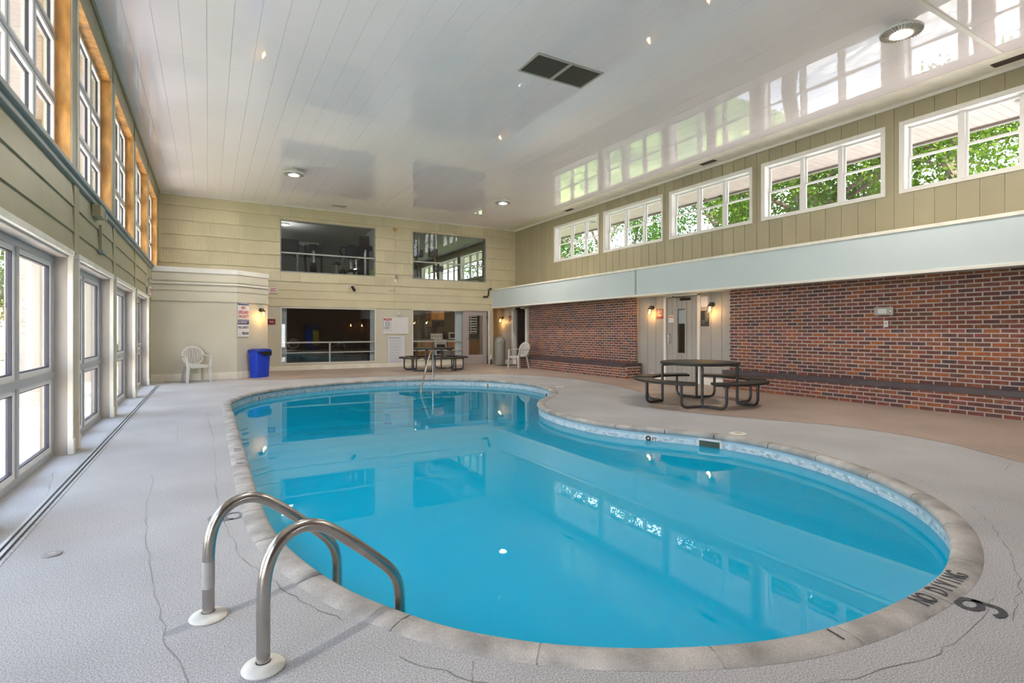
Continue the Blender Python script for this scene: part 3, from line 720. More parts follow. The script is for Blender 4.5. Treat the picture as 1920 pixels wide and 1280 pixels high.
# grey side door
d3 = struct('door_3', 'grey grooved side door with narrow dark window and cream frame')
for ya, yb in ((8.70, 8.775), (9.775, 9.85)): B(GX - 0.03, GX + 0.12, ya, yb, 0, 2.165).build('door_frame', M['white'], d3, bevel=0.004)
B(GX - 0.03, GX + 0.12, 8.70, 9.85, 2.125, 2.17).build('door_head', M['white'], d3)
grid_wall(MB(), 'x', GX + 0.02, GX + 0.06, 8.785, 9.765, 0.01, 2.115, [(9.175, 9.41, 0.72, 1.81)]).build('door_leaf', M['grey'], d3)
y = 8.80
while y < 9.74:
    for (a0, a1, z0, z1) in subtract((y, y + 0.152, 0.02, 2.11), [(9.13, 9.455, 0.675, 1.855)]):
        B(GX + 0.008, GX + 0.021, a0, a1, z0, z1).build('door_board', M['grey'], d3)
    y += 0.159
ring(MB(), GX + 0.0, GX + 0.03, 9.13, 9.455, 0.675, 1.855, 0.045).build('glazing_bead', M['grey'], d3)
B(GX + 0.035, GX + 0.039, 9.17, 9.42, 0.71, 1.82).build('pane', M['backglass'], d3)
MB().tube([(GX + 0.01, 9.66, 0.97), (GX - 0.05, 9.66, 0.97), (GX - 0.05, 9.66, 1.17), (GX + 0.01, 9.66, 1.17)], 0.014, 8).build('handle', M['steel'], d3, True)
mb = B(GX - 0.06, GX + 0.01, 9.0, 9.28, 2.02, 2.075); mb.bar((GX - 0.03, 9.14, 2.085), (GX - 0.20, 9.35, 2.10), 0.02, 0.012); mb.bar((GX - 0.20, 9.35, 2.105), (GX - 0.02, 9.55, 2.14), 0.02, 0.012)
mb.build('door_closer', M['darkdoor'], d3)
for z in (0.3, 1.1, 1.85): B(GX - 0.005, GX + 0.03, 8.765, 8.79, z, z + 0.1).build('hinge', M['steel'], d3)
B(GX + 0.041, GX + 0.043, 9.18, 9.41, 1.45, 1.79).build('taped_paper', M['paper'], d3)['label'] = 'white paper notice taped behind the door glass'
mb = B(GX + 0.003, GX + 0.0075, 9.535, 9.715, 1.48, 1.66); mb.build('door_notice', M['signwhite'], d3)['label'] = 'small white notice with orange heading'
B(GX + 0.001, GX + 0.003, 9.55, 9.70, 1.60, 1.64).build('notice_heading', pmat('orange_print', (0.7, 0.2, 0.05)), d3)
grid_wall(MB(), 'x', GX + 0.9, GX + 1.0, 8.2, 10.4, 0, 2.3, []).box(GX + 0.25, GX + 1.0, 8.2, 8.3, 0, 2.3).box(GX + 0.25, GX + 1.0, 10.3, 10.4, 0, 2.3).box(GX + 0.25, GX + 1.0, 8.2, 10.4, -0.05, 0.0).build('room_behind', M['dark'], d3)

# dark open door
d2 = struct('door_2', 'dark doorway in white frame with brown door ajar')
for ya, yb in ((16.58, 16.71), (17.61, 17.71)): B(GX - 0.03, GX + 0.12, ya, yb, 0, 2.16).build('door_frame', M['white'], d2, bevel=0.004)
B(GX - 0.03, GX + 0.12, 16.58, 17.71, 2.10, 2.165).build('door_head', M['white'], d2)
mb = MB().box(0, 0.04, -0.78, 0, 0.01, 2.08); o = mb.build('door_leaf', M['darkdoor'], d2, bevel=0.003); o.location = (GX + 0.16, 17.58, 0); o.rotation_euler = (0, 0, math.radians(42))
MB().tube([(-0.04, -0.70, 0.85), (-0.05, -0.70, 0.9), (-0.05, -0.70, 1.3), (-0.04, -0.70, 1.35)], 0.012, 8).build('pull_handle', M['steel'], o, True)
B(GX - 0.09, GX - 0.02, 17.05, 17.32, 2.08, 2.15).build('door_closer', M['darkdoor'], d2)
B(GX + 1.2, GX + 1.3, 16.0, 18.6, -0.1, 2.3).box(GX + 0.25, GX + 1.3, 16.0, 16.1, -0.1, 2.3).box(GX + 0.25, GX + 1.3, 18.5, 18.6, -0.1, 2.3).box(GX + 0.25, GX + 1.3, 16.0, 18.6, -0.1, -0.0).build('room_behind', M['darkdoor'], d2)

# bricks
PITCH, CRS = 0.2065, 0.0692
def brick_mesh(mat, L=0.195, Hh=0.058, D=0.03):
    c = 0.004
    return MB().hexa([(0, 0, 0), (0, L, 0), (0, L, Hh), (0, 0, Hh)], [(-D, c, c), (-D, L - c, c), (-D, L - c, Hh - c), (-D, c, Hh - c)]).mesh('brick', mat)
BR = brick_mesh(M['brick'])
def brick_positions(y0, y1, z0, z1):
    out = []; r = 0; z = z0
    while z < z1 - 0.01:
        y = y0 - (PITCH / 2 if r % 2 else 0)
        while y < y1 - 0.01:
            a = max(y, y0); b = min(y + 0.195, y1)
            if b - a > 0.03: out.append((a, z, b - a, min(CRS - 0.0112, z1 - z)))
            y += PITCH
        z += CRS; r += 1
    return out
def brick_wall(parent, face, y0, y1, z0, z1, limit=300, ymin_view=-99):
    pos = brick_positions(y0, y1, z0, z1)
    vis = sorted([p for p in pos if p[0] > ymin_view], key=lambda p: p[0]); rest = [p for p in pos if p[0] <= ymin_view]
    solo, more = vis[:limit], vis[limit:] + rest
    for (y, z, L, Hh) in solo:
        inst('brick', BR, parent, (face + 0.03 - random.uniform(0, 0.003), y + random.uniform(-0.002, 0.002), z + random.uniform(-0.0015, 0.0015)), (random.uniform(-0.006, 0.006), 0, 0), (1, L / 0.195, Hh / 0.058))
    if more:
        mb = MB()
        for (y, z, L, Hh) in more:
            c = 0.004; d = random.uniform(0, 0.003); x1 = face + 0.03 - d; x0 = face - d; z += random.uniform(-0.0015, 0.0015); y += random.uniform(-0.002, 0.002)
            mb.add([(x1, y, z), (x1, y + L, z), (x1, y + L, z + Hh), (x1, y, z + Hh), (x0, y + c, z + c), (x0, y + L - c, z + c), (x0, y + L - c, z + Hh - c), (x0, y + c, z + Hh - c)],
                   [(4, 7, 6, 5), (0, 4, 5, 1), (1, 5, 6, 2), (2, 6, 7, 3), (3, 7, 4, 0)])
        tag(mb.build('brick_courses', M['bricks'], parent), kind='stuff')
wn = struct('wall_right_brick', 'long red-brown brick wall below the pale band carrying the thermostat box')
B(BX + 0.0035, GX + 0.02, YF, 7.82, -0.1, 2.20).build('mortar_bed', M['mortar'], wn)
brick_wall(wn, BX, YF, 7.82, 0.40, 2.19, 300, 2.6)
wf = struct('wall_right_brick.001', 'farther brick wall between the dark doorway and the grey door')
B(BX + 0.0035, GX + 0.02, 10.80, 16.36, -0.1, 2.20).build('mortar_bed', M['mortar'], wf)
brick_wall(wf, BX, 10.79, 16.37, 0.40, 2.19, 300)
def bench(face, y0, y1, label, endcap):
    t = thing('brick_bench', label, 'bench', (0, 0, 0))
    B(face + 0.0035, BX, y0 + (0.008 if endcap else 0), y1, 0, 0.315).build('mortar_bed', M['mortar'], t)
    B(face - 0.012, BX + 0.004, y0 - 0.008, y1, 0.317, 0.405).build('bench_top', M['slab'], t, bevel=0.006)
    pos = sorted([p for p in brick_positions(y0, y1, 0.004, 0.315) if p[0] > 2.5], key=lambda p: p[0])
    for (y, z, L, Hh) in pos:
        inst('brick', BR, t, (face + 0.03 - random.uniform(0, 0.006), y, z), (0, 0, 0), (1, L / 0.195, min(Hh, 0.0575) / 0.058))
    return t
def bench_end(t, face, y0):
    # header bricks on the exposed end, facing the camera side
    for r in range(4):
        xx = face + (0.06 if r % 2 else 0.0)
        z = 0.006 + r * (CRS + 0.006)
        while xx < BX - 0.05:
            L = min(0.193, BX - xx); c = 0.004
            MB().hexa([(xx, y0 + 0.02, z), (xx + L, y0 + 0.02, z), (xx + L, y0 + 0.02, z + 0.0565), (xx, y0 + 0.02, z + 0.0565)][::-1],
                      [(xx + c, y0 - 0.004, z + c), (xx + L - c, y0 - 0.004, z + c), (xx + L - c, y0 - 0.004, z + 0.0525), (xx + c, y0 - 0.004, z + 0.0525)][::-1]).build('brick', M['brick'], t)
            xx += PITCH
bench(9.865, 2.45, 7.82, 'low brick bench with dark top along the long brick wall', False)
t = bench(9.55, 10.62, 16.30, 'deep brick bench with dark top by the resin armchair at the dark doorway', False)
bench_end(t, 9.55, 10.62)

# ------------------------------------------------------------------ swimming pool
pool = thing('swimming_pool', 'kidney-shaped indoor pool with concrete coping and mosaic waterline', 'pool')
def strip(d0, z0, d1, z1, i0=0, i1=NP, mb=None):
    mb = mb or MB(); vs = []; fs = []
    n = i1 - i0 + 1
    for k in range(n):
        a = off(i0 + k, d0); b = off(i0 + k, d1); vs += [(a.x, a.y, z0), (b.x, b.y, z1)]
    for k in range(n - 1): fs.append((2 * k, 2 * k + 2, 2 * k + 3, 2 * k + 1))
    return mb.add(vs, fs)
# coping stones
NST = round(PER / 0.64); PROF = [(-0.135, -0.03), (-0.135, 0.001), (-0.12, 0.010), (-0.06, 0.016), (-0.02, 0.014), (0.0, 0.006), (0.010, -0.010), (0.010, -0.030), (0.0, -0.046), (-0.03, -0.055), (-0.12, -0.055)]
for s in range(NST):
    i0 = round(NP * s / NST); i1 = round(NP * (s + 1) / NST)
    vs = []; fs = []; m = len(PROF); K = i1 - i0
    for k in range(K + 1):
        i = i0 + k
        base = C0[i % NP]; tdir = Vector((NI[i % NP].y, -NI[i % NP].x)); sh = 0.0
        if k == 0: sh = 0.005
        if k == K: sh = -0.005
        for d, z in PROF:
            p = base + NI[i % NP] * d + tdir * sh; vs.append((p.x, p.y, z))
    for k in range(K):
        for q in range(m):
            q2 = (q + 1) % m; fs.append((k * m + q, (k + 1) * m + q, (k + 1) * m + q2, k * m + q2))
    fs.append(tuple(range(m))); fs.append(tuple(K * m + q for q in range(m - 1, -1, -1)))
    MB().add(vs, fs).build('coping_stone', M['coping'], pool, True)
strip(-0.128, 0.003, -0.06, 0.0125, mb=strip(-0.06, 0.0125, 0.0, 0.003)).build('coping_mortar', M['mortar'], pool)
strip(-0.02, -0.05, -0.02, -0.085).build('bond_beam', M['poolband'], pool)
strip(-0.022, -0.08, -0.022, -0.25).build('waterline_bed', M['grout'], pool)
mb = MB(); TW, TH = 0.05, 0.023
C1, _ = resample([off(i, -0.02) for i in range(NP)], TW); N1 = normals(C1)
for r in range(6):
    for k in range(len(C1)):
        a = C1[k]; b = C1[(k + 1) % len(C1)]; t = (b - a)
        sh = 0.5 if r % 2 else 0.0
        p = a + t * (sh + 0.04); q = a + t * (sh + 0.96); nn = N1[k] * 0.004; z0 = -0.083 - (r + 1) * (TH + 0.002); z1 = z0 + TH
        mb.add([(p.x, p.y, z0), (q.x, q.y, z0), (q.x, q.y, z1), (p.x, p.y, z1), (p.x + nn.x, p.y + nn.y, z0), (q.x + nn.x, q.y + nn.y, z0), (q.x + nn.x, q.y + nn.y, z1), (p.x + nn.x, p.y + nn.y, z1)],
               [(4, 5, 6, 7), (0, 1, 5, 4), (3, 7, 6, 2), (0, 4, 7, 3), (1, 2, 6, 5)])
tag(mb.build('waterline_mosaic', M['tilew'], pool), kind='stuff')
def fz_(y):
    if y > 11.3: return -0.85
    if y > 5.5: return -0.85 - (11.3 - y) * 0.19
    return -1.95
mb = MB(); vs = []; fs = []
for i in range(NP):
    a = off(i, -0.022); b = off(i, 0.02); c = off(i, 0.16); z = fz_(c.y)
    vs += [(a.x, a.y, -0.24), (b.x, b.y, z + 0.2), (c.x, c.y, z)]
for i in range(NP):
    j = (i + 1) % NP
    for q in (0, 1): fs.append((i * 3 + q, j * 3 + q, j * 3 + q + 1, i * 3 + q + 1))
mb.add(vs, fs).build('basin_wall', M['poolpaint'], pool, True)
bm = bmesh.new()
bm.faces.new([bm.verts.new((off(i, 0.16).x, off(i, 0.16).y, 0)) for i in range(NP)])
for yy in (5.5, 7.5, 9.5, 11.3):
    bmesh.ops.bisect_plane(bm, geom=bm.verts[:] + bm.edges[:] + bm.faces[:], plane_co=(0, yy, 0), plane_no=(0, 1, 0))
bmesh.ops.triangulate(bm, faces=bm.faces[:])
for v in bm.verts: v.co.z = fz_(v.co.y)
for f in bm.faces:
    if f.normal.z < 0: f.normal_flip()
me = bpy.data.meshes.new('basin_floor'); bm.to_mesh(me); bm.free(); me.materials.append(M['poolpaint'])
o = bpy.data.objects.new('basin_floor', me); COL.objects.link(o); o.parent = pool
B(0.56, 6.6, 11.25, 12.0, -0.86, -0.838).build('depth_line', M['poolline'], pool)
# entry steps in the shallow end
for k, (r, z) in enumerate(((1.45, -0.62), (1.05, -0.45), (0.65, -0.30))):
    pts = [(4.15 + r * math.cos(a), 13.30 + r * 0.8 * math.sin(a)) for a in [PI + PI * q / 20 for q in range(21)]]
    MB().prism(pts, -0.85, z).build('pool_step', M['poolpaint'], pool)
    MB().tube([(x, y, z + 0.002) for x, y in pts], 0.022, 6).build('step_nosing', M['poolline'], pool)
# skimmers and depth markers
def near_i(x, y): return min(range(NP), key=lambda i: (C0[i] - Vector((x, y))).length)
def wall_frame(x, y, z, d=-0.02):
    i = near_i(x, y); p = off(i, d); n = NI[i]; t = Vector((n.y, -n.x))
    # facing the water: right direction when viewed from the water
    return i, frame4((p.x, p.y, z), (-t.x, -t.y, 0), (0, 0, 1))
for (x, y, w, hh) in ((5.25, 4.33, 0.31, 0.19), (6.5, 9.75, 0.2, 0.13)):
    i, f4 = wall_frame(x, y, -0.145)
    mb = MB(); t_ = 0.028
    for (a, b, c, d) in ((-w / 2, w / 2, hh / 2 - t_, hh / 2), (-w / 2, w / 2, -hh / 2, -hh / 2 + t_), (-w / 2, -w / 2 + t_, -hh / 2, hh / 2), (w / 2 - t_, w / 2, -hh / 2, hh / 2)): mb.box(a, b, c, d, -0.004, 0.014)
    mb.xf(f4).build('skimmer_frame', M['signwhite'], pool)
    MB().box(-w / 2 + t_, w / 2 - t_, -hh / 2 + t_, hh / 2 - t_, 0.0, 0.0075).xf(f4).build('skimmer_mouth', pmat('skimmer_dark', (0.03, 0.06, 0.04), 0.4), pool)
for (x, y, s) in ((4.93, 4.97, '9'), (6.2, 12.05, '3'), (0.93, 12.07, '3')):
    i, f4 = wall_frame(x, y, -0.15)
    sc = 1.0 if s == '9' else 0.9
    MB().box(-0.09 * sc, 0.09 * sc, -0.07 * sc, 0.07 * sc, 0.0, 0.0075).xf(f4).build('depth_tile', M['signwhite'], pool)
    mb = text_mb(s, 0.15 * sc, None, f4 @ Matrix.Translation((-0.03 if s == '9' else 0.0, 0.0, 0.009)), bold=0.004)
    if s == '9': text_mb('FT', 0.06, mb, f4 @ Matrix.Translation((0.048, 0.022, 0.009)), bold=0.001)
    mb.build('depth_numeral', M['ink'], pool)
# deck numerals and lettering
def nine(f4, h, wd):
    r = h * 0.26; w = h * 0.36; top = h / 2
    def pt(a, cx, cy, rx, ry): return (cx + rx * math.cos(a), cy + ry * math.sin(a))
    loop_ = [pt(2 * PI * k / 24, 0, top - r, w, r) for k in range(25)]
    tail = [(w, top - r), (w, -top + r * 0.95)] + [pt(-PI * k / 14, 0, -top + r * 0.95, w, r * 0.95) for k in range(1, 13)]
    mb = MB()
    for P in (loop_, tail):
        vs = []; fs = []
        for i, p in enumerate(P):
            a = Vector(P[max(i - 1, 0)]); b = Vector(P[min(i + 1, len(P) - 1)])
            if P is loop_ and i in (0, len(P) - 1): a, b = Vector(P[-2]), Vector(P[1])
            t = (b - a).normalized(); n = Vector((-t.y, t.x)) * wd / 2
            vs += [f4 @ Vector((p[0] + n.x, p[1] + n.y, 0)), f4 @ Vector((p[0] - n.x, p[1] - n.y, 0))]
            if i: fs.append((2 * i - 2, 2 * i - 1, 2 * i + 1, 2 * i))
        mb.add(vs, fs)
    return mb
nine(frame4((3.03, 1.02, 0.0035), (0.985, 0.17, 0), (-0.17, 0.985, 0)), 0.155, 0.03).build('deck_numeral', M['marker'], pool)
nine(frame4((0.10, 4.05, 0.0035), (0, -1, 0), (1, 0, 0)), 0.19, 0.022).build('deck_numeral', M['markfaint'], pool)
def coping_text(s, x, y, size, pitch, mat, skip=''):
    i = near_i(x, y); mb = MB(); k0 = -(len(s) - 1) / 2
    for q, ch in enumerate(s):
        if ch == ' ' or ch in skip: continue
        ii = i + int(round((k0 + q) * pitch / (PER / NP)))
        fr = (k0 + q) * pitch / (PER / NP) - round((k0 + q) * pitch / (PER / NP))
        p = off(ii, -0.062); n = NI[ii % NP]; t = Vector((n.y, -n.x)); p = p + t * (fr * PER / NP)
        text_mb(ch, size, mb, frame4((p.x, p.y, 0.0175), (t.x, t.y, 0), (n.x, n.y, 0)), bold=0.001, sx=0.62)
    tag(mb.build('coping_lettering', mat, pool), kind='stuff')
coping_text('NO DIVING', 3.05, 1.235, 0.125, 0.058, M['marker'])
coping_text('NO DIVING', 0.32, 5.9, 0.11, 0.10, M['markfaint'], 'DIG')
coping_text('1', 2.25, 1.26, 0.11, 0.1, M['marker'])
# water
water = MB().add([(off(i, -0.018).x, off(i, -0.018).y, WZ) for i in range(NP)], [tuple(range(NP))]).build('pool_water', M['water'])
tag(water, 'still turquoise water filling the kidney-shaped pool', 'water', kind='stuff')

# ------------------------------------------------------------------ pool handrails
NV = Vector((0.94, 0.34)).normalized()
def near_rail(b, label, sleeve):
    t = thing('pool_handrail', label, 'handrail', (b[0], b[1], 0), math.atan2(NV.y, NV.x), 'steel ladder rails at the near edge')
    prof = [(0, -0.03), (0, 0.1), (0.0, 0.25), (0.004, 0.33), (0.018, 0.39), (0.045, 0.44), (0.085, 0.472), (0.135, 0.487), (0.185, 0.485), (0.235, 0.466), (0.29, 0.428), (0.36, 0.37), (0.43, 0.308), (0.50, 0.245),
            (0.56, 0.188), (0.60, 0.138), (0.622, 0.085), (0.628, 0.03), (0.628, -0.1), (0.628, -0.75)]
    P = resample([Vector((s, 0, z)) for s, z in prof], 0.025, False)[0] + [Vector((0.628, 0, -0.75))]
    for _ in range(2): P = [P[0]] + [(P[i - 1] + P[i] * 2 + P[i + 1]) / 4 for i in range(1, len(P) - 1)] + [P[-1]]
    MB().tube(P, 0.0245, 20).build('rail', M['steel'], t, True)
    MB().lathe([(0.027, 0.0005), (0.074, 0.0005), (0.076, 0.006), (0.070, 0.014), (0.045, 0.02), (0.034, 0.026), (0.027, 0.026)], 28, cap=False).build('escutcheon', M['escut'], t, True)
    if sleeve:
        MB().lathe([(0.0252, 0.13), (0.0252, 0.25)], 20, cap=False).build('sticker', pmat('grey_sticker', (0.42, 0.40, 0.37), 0.5), t, True)['label'] = 'pale sticker wrapped on the post'
near_rail((0.0, 2.669), 'curved steel pool handrail with pale sticker on its post', True)
near_rail((0.177, 2.164), 'nearer curved steel pool handrail without sticker, closest to the viewer', False)
lt = thing('ladder_tread', 'pale ladder tread below the coping between the two steel rails', 'ladder tread')
for z in (-0.13, -0.40):
    c = Vector((0.0885, 2.4165)) + NV * 0.585; tv = Vector((NV.y, -NV.x))
    m4 = frame4((c.x, c.y, z), (tv.x, tv.y, 0), (NV.x, NV.y, 0))
    MB().box(-0.235, 0.235, -0.05, 0.05, -0.03, 0.0).xf(m4).build('tread', M['escut'], lt, bevel=0.008)
tag(lt, None)
b = Vector((5.158, 13.179)); dv = Vector((-0.501, -0.865)).normalized()
t = thing('step_handrail', 'slanting steel handrail over the far pool steps', 'handrail', (b.x, b.y, 0), math.atan2(dv.y, dv.x))
prof = [(0, -0.02), (0, 0.3), (0, 0.62), (0.01, 0.68), (0.04, 0.725), (0.1, 0.745), (0.2, 0.745), (0.35, 0.72), (0.5, 0.68), (0.7, 0.60), (1.0, 0.43), (1.4, 0.19), (1.7, 0.0), (1.80, -0.12), (1.81, -0.2), (1.81, -0.8)]
MB().tube([Vector((s, 0, z)) for s, z in prof], 0.022, 12).build('rail', M['steel'], t, True)
MB().lathe([(0.024, 0.0005), (0.05, 0.0005), (0.05, 0.01), (0.024, 0.016)], 18, cap=False).build('escutcheon', M['escut'], t, True)

# deck lids
for (x, y, r, lab, m) in ((5.62, 4.23, 0.10, 'round cream skimmer lid in the deck right of the depth marker', 'escut'), (6.9, 9.84, 0.10, 'small cream deck lid beyond the pool waist', 'escut'), (-0.76, 3.85, 0.045, 'small grey drain cap set in the left deck', 'inkgrey')):
    t = thing('deck_lid', lab, 'lid', (x, y, 0))
    MB().lathe([(r, 0.0), (r, 0.006), (r * 0.93, 0.009)], 28).build('lid', M[m], t, True)
    MB().lathe([(r * 0.45, 0.009), (r * 0.45, 0.0105)], 18).build('lid_centre', M['ventframe'], t, True)

# ------------------------------------------------------------------ picnic tables
def picnic(loc, label):
    t = thing('picnic_table', label, 'picnic table', loc, 0.0)
    R = 0.655
    MB().lathe([(R - 0.03, 0.675), (R, 0.68), (R + 0.004, 0.70), (R, 0.722), (R - 0.02, 0.727), (0.0, 0.727)], 48).build('table_top', M['table'], t, True)
    for q in range(4):
        a = PI / 4 + q * PI / 2
        e = lambda r, th, z: Vector((r * math.cos(th), r * math.sin(th), z))
        mb = MB(); pr = 0.62
        mb.tube([e(pr, a, 0.03), e(pr, a, 0.66)], 0.024, 10)
        mb.tube([e(pr, a, 0.655), e(pr - 0.16, a, 0.668)], 0.02, 8)
        for s in (-1, 1):
            pe = e(pr, a, 0.026); en = e(0.95, a + s * math.radians(21), 0.026); dd = (en - pe).normalized()
            up = [(en - dd * 0.11), (en - dd * 0.06 + Vector((0, 0, 0.008))), (en - dd * 0.02 + Vector((0, 0, 0.035))), (en + Vector((0, 0, 0.09))), (en + Vector((0, 0, 0.2))), (en + Vector((0, 0, 0.375)))]
            mb.tube([pe] + up, 0.024, 10)
        mb.build('leg', M['tleg'], t, True)
        ac = q * PI / 2; poly = []
        hw = math.radians(37); n = 10
        # seat: nearly straight bands meeting at a soft corner
        for k in range(n + 1):
            th = ac - hw + 2 * hw * k / n; poly.append((1.12 * math.cos(th), 1.12 * math.sin(th)))
        for k in range(n, -1, -1):
            th = ac - hw + 2 * hw * k / n; poly.append((0.80 * math.cos(th), 0.80 * math.sin(th)))
        MB().prism(poly, 0.395, 0.435).build('seat', M['table'], t, bevel=0.008)
    return t
t2 = picnic((7.46, 6.40, 0.003), 'round black picnic table with four curved seats in front of the grey door')
copy_tree(t2, (6.36, 16.18, 0.003), 0.0, 'round black picnic table before the kitchen window at the far end of the pool')

# ------------------------------------------------------------------ resin chairs
def resin_chair(loc, rz, label):
    t = thing('resin_armchair', label, 'chair', loc, rz, 'resin armchairs')   # faces local -Y
    mat = M['plastic']
    n = 28; out = []; inn = []
    def bp(x, z):   # leaning back plane
        return Vector((x, 0.20 + (z - 0.40) * 0.24 - 0.25 * x * x, z))
    mb = MB(); pts = []
    for k in range(n):
        a = 2 * PI * k / n; pts.append((math.cos(a), math.sin(a)))
    vs = []; fs = []
    for (cx, cz) in pts:
        rx, rz_ = 0.265, 0.25; ix, iz = 0.215, 0.20
        o_ = bp(cx * rx, 0.645 + cz * rz_); i_ = bp(cx * ix, 0.645 + cz * iz); o2 = o_ + Vector((0, 0.025, 0)); i2 = i_ + Vector((0, 0.025, 0))
        vs += [o_, i_, i2, o2]
    for k in range(n):
        j = (k + 1) % n
        for q in range(4):
            q2 = (q + 1) % 4; fs.append((4 * k + q, 4 * j + q, 4 * j + q2, 4 * k + q2))
    mb.add(vs, fs)
    bo = mb.build('backrest', mat, t, True)
    sl = MB()
    for k in range(11):
        x = -0.19 + 0.038 * k; hh = 0.205 * math.sqrt(max(0.02, 1 - (x / 0.215) ** 2))
        sl.bar(bp(x, 0.645 - hh) + Vector((0, 0.012, 0)), bp(x, 0.645 + hh) + Vector((0, 0.012, 0)), 0.022, 0.012, up=(0, 1, 0))
    sl.build('back_slats', mat, bo)
    seat = [(-0.23, -0.24), (-0.20, -0.265), (0.20, -0.265), (0.23, -0.24), (0.21, 0.20), (-0.21, 0.20)]
    MB().prism(seat, 0.385, 0.42).build('seat', mat, t, bevel=0.008)
    MB().bar((-0.19, -0.25, 0.375), (0.19, -0.25, 0.375), 0.03, 0.04).build('seat_apron', mat, t)
    for s in (-1, 1):
        mb = MB()
        mb.hexa([(s * 0.235, -0.235, 0), (s * 0.285, -0.235, 0), (s * 0.285, -0.275, 0), (s * 0.235, -0.275, 0)], [(s * 0.205, -0.20, 0.40), (s * 0.265, -0.20, 0.40), (s * 0.265, -0.262, 0.40), (s * 0.205, -0.262, 0.40)])
        mb.hexa([(s * 0.225, -0.205, 0.40), (s * 0.27, -0.205, 0.40), (s * 0.27, -0.262, 0.40), (s * 0.225, -0.262, 0.40)], [(s * 0.25, -0.18, 0.62), (s * 0.30, -0.18, 0.62), (s * 0.30, -0.225, 0.62), (s * 0.25, -0.225, 0.62)])
        mb.build('leg', mat, t)
        MB().hexa([(s * 0.20, 0.29, 0), (s * 0.25, 0.29, 0), (s * 0.25, 0.25, 0), (s * 0.20, 0.25, 0)], [(s * 0.17, 0.20, 0.42), (s * 0.225, 0.20, 0.42), (s * 0.225, 0.14, 0.42), (s * 0.17, 0.14, 0.42)]).build('leg', mat, t)
        mb = MB(); pa = [Vector((s * 0.275, -0.235, 0.635)), Vector((s * 0.285, -0.12, 0.638)), Vector((s * 0.285, 0.02, 0.638)), Vector((s * 0.275, 0.14, 0.64)), bp(s * 0.255, 0.645) + Vector((0, 0.01, 0))]
        for k in range(len(pa) - 1): mb.bar(pa[k], pa[k + 1], 0.052, 0.022)
        mb.build('armrest', mat, t)
    return t
resin_chair((-0.27, 15.36, 0), math.radians(17), 'pale resin armchair with slatted fan back against the beige corner box')
resin_chair((9.20, 15.55, 0), math.radians(-78), 'pale resin armchair turned sideways beside the dark doorway')

# ------------------------------------------------------------------ bins
t = thing('recycling_bin', 'tall blue plastic bin under the caged lamp by the corner box', 'bin', (1.22, 16.02, 0), math.radians(42))
def rrect(w, d, r=0.03):
    P = []
    for cx, cy, a0 in ((w / 2 - r, d / 2 - r, 0), (-w / 2 + r, d / 2 - r, 90), (-w / 2 + r, -d / 2 + r, 180), (w / 2 - r, -d / 2 + r, 270)):
        for k in range(4): a = math.radians(a0 + 30 * k); P.append((cx + r * math.cos(a), cy + r * math.sin(a)))
    return P
def loft(secs):
    mb = MB(); vs = []; fs = []; n = len(secs[0][0])
    for P, z in secs: vs += [(x, y, z) for x, y in P]
    for i in range(len(secs) - 1):
        for k in range(n): k2 = (k + 1) % n; fs.append((i * n + k, i * n + k2, (i + 1) * n + k2, (i + 1) * n + k))
    fs.append(tuple(range(n - 1, -1, -1))); fs.append(tuple((len(secs) - 1) * n + k for k in range(n)))
    return mb.add(vs, fs)
loft([(rrect(0.44, 0.24), 0), (rrect(0.50, 0.29), 0.66), (rrect(0.53, 0.32), 0.665), (rrect(0.53, 0.32), 0.70)]).build('body', M['blue'], t, True)
loft([(rrect(0.55, 0.34), 0.70), (rrect(0.55, 0.34), 0.735), (rrect(0.52, 0.30), 0.76), (rrect(0.40, 0.16), 0.785)]).build('lid', M['bluedark'], t, True)
MB().hexa([(-0.02, -0.172, 0.60), (0.25, -0.172, 0.585), (0.25, -0.150, 0.585), (-0.02, -0.150, 0.60)], [(-0.20, -0.174, 0.70), (0.26, -0.174, 0.70), (0.26, -0.150, 0.70), (-0.20, -0.150, 0.70)]).build('bag_edge', M['black'], t)
t = thing('waste_bin', 'tall taupe domed waste bin beside the dark doorway', 'bin', (9.5, 17.45, 0.003))
MB().lathe([(0.17, 0), (0.185, 0.01), (0.195, 0.05), (0.20, 0.78), (0.206, 0.785), (0.206, 0.81), (0.20, 0.815)], 32).build('body', M['trash'], t, True)
MB().lathe([(0.203, 0.815)] + [(0.203 * math.cos(a), 0.815 + 0.24 * math.sin(a)) for a in [PI / 2 * k / 9 for k in range(1, 9)]] + [(0.015, 1.055)], 32).build('dome_lid', M['trash'], t, True)
MB().hexa([(-0.15, -0.165, 0.86), (0.02, -0.20, 0.86), (0.02, -0.17, 0.86), (-0.13, -0.13, 0.86)], [(-0.12, -0.14, 0.98), (0.02, -0.165, 0.98), (0.02, -0.13, 0.98), (-0.10, -0.10, 0.98)]).build('flap', M['alu'], t)
t = thing('spray_bottle', 'small white and blue bottle on the floor left of the domed bin', 'bottle', (9.36, 17.9, 0.003))
MB().lathe([(0.035, 0), (0.04, 0.01), (0.04, 0.16), (0.025, 0.2)], 16).build('bottle_body', M['navy'], t, True)
MB().lathe([(0.04, 0.2), (0.042, 0.3), (0.03, 0.34), (0.02, 0.38)], 16).build('bottle_top', M['signwhite'], t, True)
tag(MB().box(9.25, 10.05, 16.75, 17.22, 0.003, 0.013).build('door_mat', M['black'], bevel=0.003), 'thin black mat at the dark doorway', 'mat')

